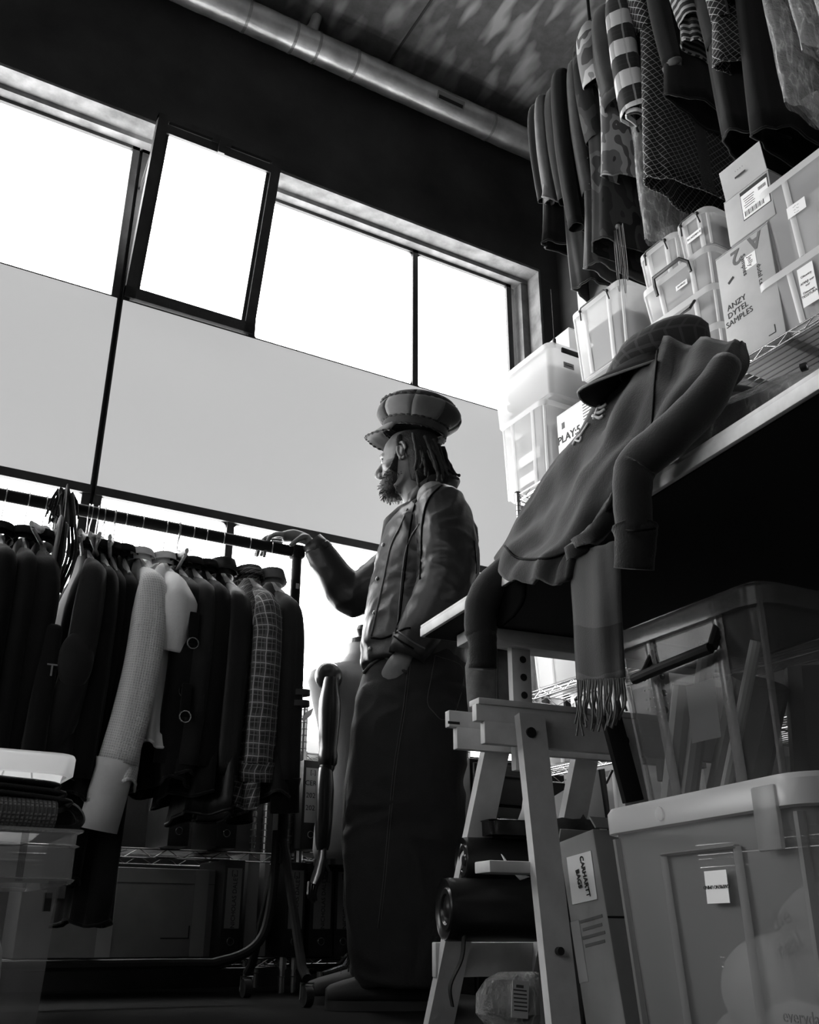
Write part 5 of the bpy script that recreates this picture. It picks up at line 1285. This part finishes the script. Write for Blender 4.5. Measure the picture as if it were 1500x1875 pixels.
# ================================================================== shelving on the right wall
SX = 2.45; SHZ = 2.035
sh3 = wire_shelf('wire_shelving', 'tall chrome wire shelving on the right wall stacked with boxes', SX, 2.93, .95, 3.30, (.12, .46, .80, 1.12, SHZ), SHZ+.0, gap=.03, along='y')
RZC = -PI/2
def sbox(fn, name, label, y0, y1, z0, z1, depth, x0=SX+.012, **kw):
    """box whose long face looks at -X, from y0 to y1 (y1 nearer the window)"""
    return fn(name, label, (x0+depth/2, (y0+y1)/2, z0), (y1-y0), depth, z1-z0, RZC, **kw)
S = SHZ+.001
GC = 'storage boxes on the tall shelving'
t = sbox(crate, 'storage_box', 'lower clear box of files at the window end of the tall shelf', 3.09, 3.42, S, 2.425, .24, kind='sheets', seed=1, handle=None, group=GC, m=m_clear)
for z, y, wd in ((2.20, .0, .20), (2.10, .03, .18)): part('file_label', MB().box((-y, -.105, z-S), (wd, .002, .05)), m_paper, t)
t = crate('storage_box', 'upper milky box glowing against the window, black clip at its end', (SX+.012+.125, 3.255, 2.438), .25, .46, .255, 0, m_milky, True, None, 'cloth', 2, group=GC, ribs=False)
part('end_clip', MB().bbox((-.01, -.245, .232), (.11, .012, .022), .002), m_black, t)
lb = part('label_card', MB().box((-.02, -.234, .165), (.06, .001, .03)), mat('spine_card', .20, .85), t); lettering('label_writing', 'Cotton', .014, m_ink, lb, frame4((-.02, -.2352, .165), (1, 0, 0), (0, 0, 1)))
t = sbox(carton, 'speaker_carton', 'white carton printed with a product name on the tall shelf', 2.70, 3.005, S, 2.30, .15, m=mat('white_carton', .72, .7))
lettering('carton_print', 'PLAY:5', .052, m_ink, t, frame4((-.075, -.0762, .135), (1, 0, 0), (0, 0, 1)), bold=.001)
for k in range(7): part('printed_lines', MB().box((.08, -.0756, .235-.014*k), (.11, .001, .004)), mat('card_print', .10, .9), t)
part('printed_square', MB().box((-.11, -.0756, .20), (.02, .001, .03)), mat('card_print', .10, .9), t)
t = sbox(carton, 'brown_carton', 'brown carton with scribbled handwriting behind the white printed carton', 2.50, 2.99, S, 2.385, .33, x0=2.615)
lettering('carton_writing', 'EWAN\nCONGS', .05, m_ink, t, frame4((.02, -.166, .265), (1, 0, 0), (0, 0, 1)))
t = sbox(carton, 'white_carton', 'plain white carton beside the tall clear box on the shelf', 3.19, 3.43, S, 2.965, .20, x0=2.725, m=mat('white_carton', .72, .7))
lettering('carton_print', '. . .\n. . .', .03, mat('grey_print', .12, .7), t, frame4((-.02, -.1012, .72), (1, 0, 0), (0, 0, 1)))
sbox(crate, 'storage_box', 'tall clear box with a black wire clip handle below the hanging cords', 2.525, 2.85, 2.388, 2.725, .22, kind='cloth', seed=4, group=GC, m=m_clear, taper=.9)
sbox(carton, 'tall_carton', 'tall pale carton standing behind the clear clip handled box', 2.80, 3.08, 2.388, 3.17, .18, x0=2.70, m=m_card2)
sbox(crate, 'storage_box', 'bottom clear box of the stack behind the flat cap', 2.05, 2.41, S, 2.235, .38, kind='cloth', seed=5, group=GC, m=m_clear, handle=None)
sbox(crate, 'storage_box', 'clear box with lowered black handle, second up in the stack', 2.05, 2.41, 2.248, 2.405, .38, kind='cloth', seed=6, group=GC, m=m_clear, handle='down')
sbox(crate, 'storage_box', 'clear box with a thick black grip handle below the two small boxes', 2.05, 2.41, 2.418, 2.575, .38, kind='cloth', seed=7, group=GC, m=m_clear, handle='grip', note=(.03, .075, .06, .022, 'SAMPLES', .011))
sbox(crate, 'storage_box', 'small clear box on the left top of the stack with a wire clip', 2.20, 2.405, 2.588, 2.745, .30, kind='balls', seed=8, group=GC, m=m_clear)
sbox(crate, 'storage_box', 'small clear box with a printed white name label on top of the stack', 2.035, 2.19, 2.588, 2.75, .30, kind='cloth', seed=9, group=GC, m=m_clear, note=(.005, .075, .075, .030, 'IN ADMIN E', .013))
t = sbox(carton, 'brown_carton', 'brown carton marked with handwriting and upside down stencils on the shelf', 1.785, 2.03, S, 2.50, .40, m=mat('light_card', .40, .9, var=.1, vs=6))
lettering('carton_writing', 'ANZY\nDYTEL\nSAMPLES', .032, m_ink, t, frame4((-.055, -.201, .20), (1, 0, .05), (0, 0, 1)))
g = mat('grey_stencil', .12, .8)
lettering('stencil_digit', '2', .085, g, t, frame4((-.03, -.201, .415), (-1, 0, 0), (0, 0, -1)), bold=.002); lettering('stencil_letter', 'A', .085, g, t, frame4((.06, -.201, .425), (-1, 0, 0), (0, 0, -1)), bold=.002)
lettering('carton_print', 'Jelly\nSamples', .028, m_ink, t, frame4((.015, -.201, .36), (0, 0, -1), (1, 0, 0))); lettering('carton_print', 'dudal t.s.', .026, m_ink, t, frame4((.06, -.201, .28), (0, 0, -1), (1, 0, 0)))
part('printed_mark', MB().box((-.065, -.2012, .335), (.03, .001, .010), Matrix.Rotation(-.5, 3, 'Y')), m_ink, t); part('paper_patch', MB().box((.03, -.2006, .36), (.05, .001, .055)), m_paper, t)
part('printed_corner', MB().box((.07, -.2012, .03), (.03, .001, .003)).box((.084, -.2012, .045), (.003, .001, .03)), m_ink, t)
t = sbox(carton, 'shipping_carton', 'open brown carton with a barcode shipping label and raised flap', 1.745, 1.955, 2.507, 2.71, .30, m=mat('light_card', .40, .9), tape=False)
o = part('raised_flap', MB().box((-.003, -.145, .27), (.195, .004, .135), Matrix.Rotation(.12, 3, 'X')), mat('light_card', .40, .9), t)
lettering('flap_print', '. . . .', .022, m_ink, o, frame4((-.01, -.156, .295), (1, 0, 0), (0, -.1, 1))); part('flap_print_box', MB().box((-.01, -.153, .265), (.05, .001, .008)), m_ink, o)
sl = part('shipping_label', MB().box((.035, -.1508, .125), (.125, .001, .125)), m_ink, t); part('label_paper', MB().box((.035, -.1515, .118), (.120, .001, .105)), m_paper, sl)
for k in range(16): part('barcode_bar', MB().box((-.015+.0055*k, -.1522, .085), (.0018+.0016*((k*7) % 3 == 0), .0006, .022)), m_ink, sl)
for k in range(5): part('label_line', MB().box((.01, -.1522, .150-.010*k), (.05-.006*(k % 3), .0006, .0025)), m_ink, sl)
for k in range(10): part('barcode_bar', MB().box((.055+.0035*k, -.1522, .148), (.0016, .0006, .014)), m_ink, sl)
t = sbox(crate, 'storage_box', 'big clear box with a white address label, upper right on the shelf', 1.37, 1.80, 2.278, 2.615, .40, kind='sheets', seed=10, group=GC, m=m_clear, handle=None, note=(-.075, .19, .075, .045, '...- ...\n... -..\n- ....', .013))
t = sbox(crate, 'storage_box', 'clear box with a large handwritten note at the right end of the shelf', 1.37, 1.86, S, 2.262, .40, kind=None, seed=11, group=GC, m=m_clear, handle=None, note=(-.055, .125, .062, .150, 'Olowtry\n\nAMAJI our\nour\n\nOttoman\nTESSITURA', .0125))
for k in range(9): part('corrugated_sheet', MB().bbox((-.17+.02*k, -.10, .10), (.012, .12, .17), .003), mat('corrugated_grey', .22, .9), t)
part('white_roll', MB().tube([(.12, -.13, .02), (.12, -.13, .18)], .05, 18), m_paper, t)
# lower shelves seen through the trestle
sbox(crate, 'storage_box', 'clear handled box on the middle wire shelf seen through the trestle', 2.80, 3.27, 1.123, 1.43, .36, kind='sheets', seed=12, group=GC, m=m_clear, note=(.06, .15, .07, .10, 'SET\nTER', .028))
sbox(crate, 'storage_box', 'clear box on the middle shelf hidden behind the scarf', 2.30, 2.76, 1.123, 1.43, .36, kind='cloth', seed=13, group=GC, m=m_clear)
sbox(crate, 'storage_box', 'small clip handled box under the middle shelf, left one', 3.05, 3.26, .803, 1.0, .32, kind='cloth', seed=14, group=GC, m=m_clear)
sbox(crate, 'storage_box', 'small clip handled box under the middle shelf, right one', 2.78, 3.03, .803, 1.045, .32, kind='cloth', seed=15, group=GC, m=m_clear)
sbox(crate, 'storage_box', 'small clip handled box under the middle shelf behind the fringe', 2.48, 2.75, .803, 1.03, .32, kind='cloth', seed=16, group=GC, m=m_clear)
sbox(crate, 'storage_box', 'clear box with a lowered handle on the lower wire shelf', 2.70, 3.10, .463, .765, .36, kind='cloth', seed=17, group=GC, m=m_clear, handle='down')
sbox(crate, 'storage_box', 'clear box of upright folders on the lower wire shelf', 2.28, 2.66, .463, .765, .36, kind='sheets', seed=18, group=GC, m=m_clear, handle=None)
# ================================================================== clothes hung high on the right
HX, HZR = 2.67, 4.42
rail = thing('clothes_rail', 'high clothes rail hung from the ceiling above the tall shelving', 'clothes rail', (HX, 2.0, 0))
part('rail', MB().tube([(0, -1.3, HZR), (0, 1.08, HZR)], .016, 12), m_black, rail)
for y in (-1.2, -.02, .78): part('drop_rod', MB().tube([(0, y, HZR), (0, y, ZC)], .008, 8), m_black, rail)
GH = 'clothes on the high rail'
def hi(name, label, cat, y, m, zb, **kw):
    kw.setdefault('group', GH); kw.setdefault('hang', m_dwood); kw.setdefault('th', .035); kw.setdefault('folds', .010)
    return garment(name, label, cat, (HX, y, HZR), m, rz=-PI/2, length=HZR-.145-zb, **kw)
m_camo = camo('pale_camouflage', [(0, .05), (.40, .16), (.50, .36), (.58, .10), (.64, .42)], 7)
m_camod = camo('dark_camouflage', [(0, .012), (.42, .03), (.52, .055), (.60, .015)], 6)
m_blanket = grid_cloth('blanket_check', .012, [(1, .17, .085, .1, .55, .95), (1, .17, .007, .30, .02, .8), (1, .17, .006, .45, .02, .8), (0, .13, .030, .2, .03, .55), (0, .13, .008, .6, .35, .5)])
m_net = grid_cloth('netted_cloth', .008, [(2, .034, .0035, 0, .38, .9), (3, .034, .0035, .3, .38, .9)])
m_stripe = grid_cloth('ribbed_stripe', .012, [(1, .036, .016, 0, .30, .9)])
c_stone = cloth('stone_cloth', .13)
hi('raincoat', 'dark raincoat with a pale edge, farthest left on the high rail', 'coat', 3.03, c_dark, 3.26, hw=.19, slv=.60, seed=31, slv_r=.045, th=.025)
hi('linen_jacket', 'pale linen jacket half hidden at the far end of the high rail', 'jacket', 2.97, c_stone, 3.50, hw=.20, slv=.66, seed=32, slv_r=.04, th=.025)
hi('bomber_jacket', 'long dark bomber with a rounded hem hanging lowest at the far end', 'jacket', 2.90, c_navy, 2.98, hw=.17, slv=.7, seed=33, th=.055, flare=-.05)
t = hi('black_overcoat', 'black overcoat with long straight sleeve beside the camouflage shirt', 'coat', 2.80, c_black, 3.25, hw=.21, slv=.95, seed=34, slv_r=.055)
t = hi('stone_shirt', 'grey work shirt with buttoned tails below the camouflage shirt', 'shirt', 2.72, cloth('grey_drill', .07), 2.93, hw=.19, slv=.8, seed=35, slv_r=.045, th=.03)
for k in range(3): part('button', MB().ball((.04, -.19-.0, -.9-.15*k), .006, 8, 6), m_ink, t)
hi('camouflage_shirt', 'pale camouflage shirt with short sleeve on the high rail', 'shirt', 2.50, m_camo, 3.26, hw=.25, slv=.34, seed=36, slv_r=.085, th=.04, slv_end=1.0)
hi('camouflage_parka', 'dark camouflage parka hanging below the pale camouflage shirt', 'coat', 2.60, m_camod, 2.95, hw=.23, slv=.6, seed=37, th=.05, flare=.06)
hi('knit_sweater', 'charcoal knit sweater with an open ribbed cuff facing down', 'sweater', 2.42, cloth('charcoal_knit', .022, rib=.4), 3.78, hw=.25, slv=.50, seed=38, slv_r=.085, slv_end=.9, cuff=(.05, c_dark))
hi('blanket_coat', 'black and white checked blanket coat with a broad striped sleeve', 'coat', 2.31, m_blanket, 3.42, hw=.25, slv=.70, seed=39, slv_r=.085, slv_end=.95, th=.05)
hi('netted_coat', 'black coat covered in pale diamond netting on the high rail', 'coat', 2.20, m_net, 2.98, hw=.24, slv=.3, seed=40, slv_r=.06, th=.05, flare=.08)
t = hi('dark_suit_jacket', 'plain dark suit jacket with cuff buttons left of the striped jumper', 'jacket', 2.09, c_dark, 3.35, hw=.24, slv=.62, seed=41, slv_r=.058, cuff=(.02, c_grey))
hi('striped_jumper', 'ribbed striped jumper with a short sleeve at the upper right', 'top', 1.97, m_stripe, 3.55, hw=.25, slv=.50, seed=42, slv_r=.06, slv_end=.9)
hi('round_hem_jacket', 'dark jacket with a wide curved hem above the shipping carton', 'jacket', 1.88, c_dark, 2.97, hw=.22, slv=.7, seed=43, th=.06, flare=.02, slv_r=.05)
hi('netted_jumper', 'netted jumper with a diamond patterned sleeve near the plastic covers', 'top', 1.80, m_net, 3.25, hw=.26, slv=.66, seed=44, slv_r=.05)
hi('black_gown', 'long black gown hanging beside the plastic covers', 'dress', 1.72, c_black, 2.85, hw=.23, slv=.6, seed=45, th=.05)
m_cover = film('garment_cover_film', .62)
def cover(label, y, zb, hw, th, seed):
    """dark garment in a clear polythene cover"""
    rnd = random.Random(seed); t = thing('garment_cover', label, 'garment bag', (HX, y, HZR), -PI/2, 'garments in polythene covers on the high rail')
    hanger(t, m_dwood, hw*.9); Ln = HZR-zb; n = 40; R = []
    for i in range(26):
        f = i/25; z = -.12-(Ln-.12)*f; hy = hw*min(1, .25+f*5); hx = th*min(1, .2+f*5)*(1.0 if f < .85 else 1-(f-.85)*3.5); R.append([V3(math.cos(a)*hx*(1+.22*noise.noise(V3(a*2, f*9, seed))), math.sin(a)*hy*(1+.10*noise.noise(V3(a*3, f*7, seed+4))), z+.01*math.sin(7*a)*f) for a in [k*2*PI/n for k in range(n)]])
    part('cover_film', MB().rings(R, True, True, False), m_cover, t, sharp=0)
    R2 = [[V3(math.cos(a)*h1, math.sin(a)*h2, z) for a in [k*2*PI/20 for k in range(20)]] for z, h1, h2 in ((-.16, .015, .05), (-.22, .025, hw*.7), (-.3, .03, hw*.85), (-Ln*.85, .035, hw*.85))]
    part('covered_garment', MB().rings(R2), c_black, t, sharp=0)
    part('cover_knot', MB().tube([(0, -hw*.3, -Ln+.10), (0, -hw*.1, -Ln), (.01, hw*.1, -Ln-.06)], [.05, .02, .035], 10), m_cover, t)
    return t
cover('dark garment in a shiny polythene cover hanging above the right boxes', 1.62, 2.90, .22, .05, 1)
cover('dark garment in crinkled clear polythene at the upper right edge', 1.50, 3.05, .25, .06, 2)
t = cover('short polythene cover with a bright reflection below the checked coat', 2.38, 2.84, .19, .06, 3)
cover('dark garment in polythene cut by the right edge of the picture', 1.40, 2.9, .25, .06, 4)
# dangling cords
t = thing('loose_cords', 'thin loops of cord dangling above the tall clear box', 'cord', (2.46, 2.50, 2.66))
for k, (dy, l) in enumerate(((-.02, .28), (.0, .33), (.02, .22), (.035, .30))):
    part('cord_loop', MB().tube(spline([(0, dy, .33), (-.006, dy-.01, .33-l*.6), (0, dy, .33-l), (.006, dy+.014, .33-l*.9), (.004, dy+.01, .33)], 5), .002, 5), mat('grey_cord', .16, .8), t)
part('cord_knot', MB().ball((0, .01, .335), .012, 8, 6), mat('grey_cord', .16, .8), t)
t = thing('drawstring', 'dark drawstring hanging from the bomber down to the white carton', 'cord', (2.49, 3.02, 2.70))
part('string', MB().tube(spline([(0, 0, .30), (.003, .004, .18), (-.002, -.002, .06), (0, 0, .02)], 4), .002, 5), m_ink, t); part('string_toggle', MB().bbox((0, 0, .01), (.014, .014, .03), .004), m_ink, t)
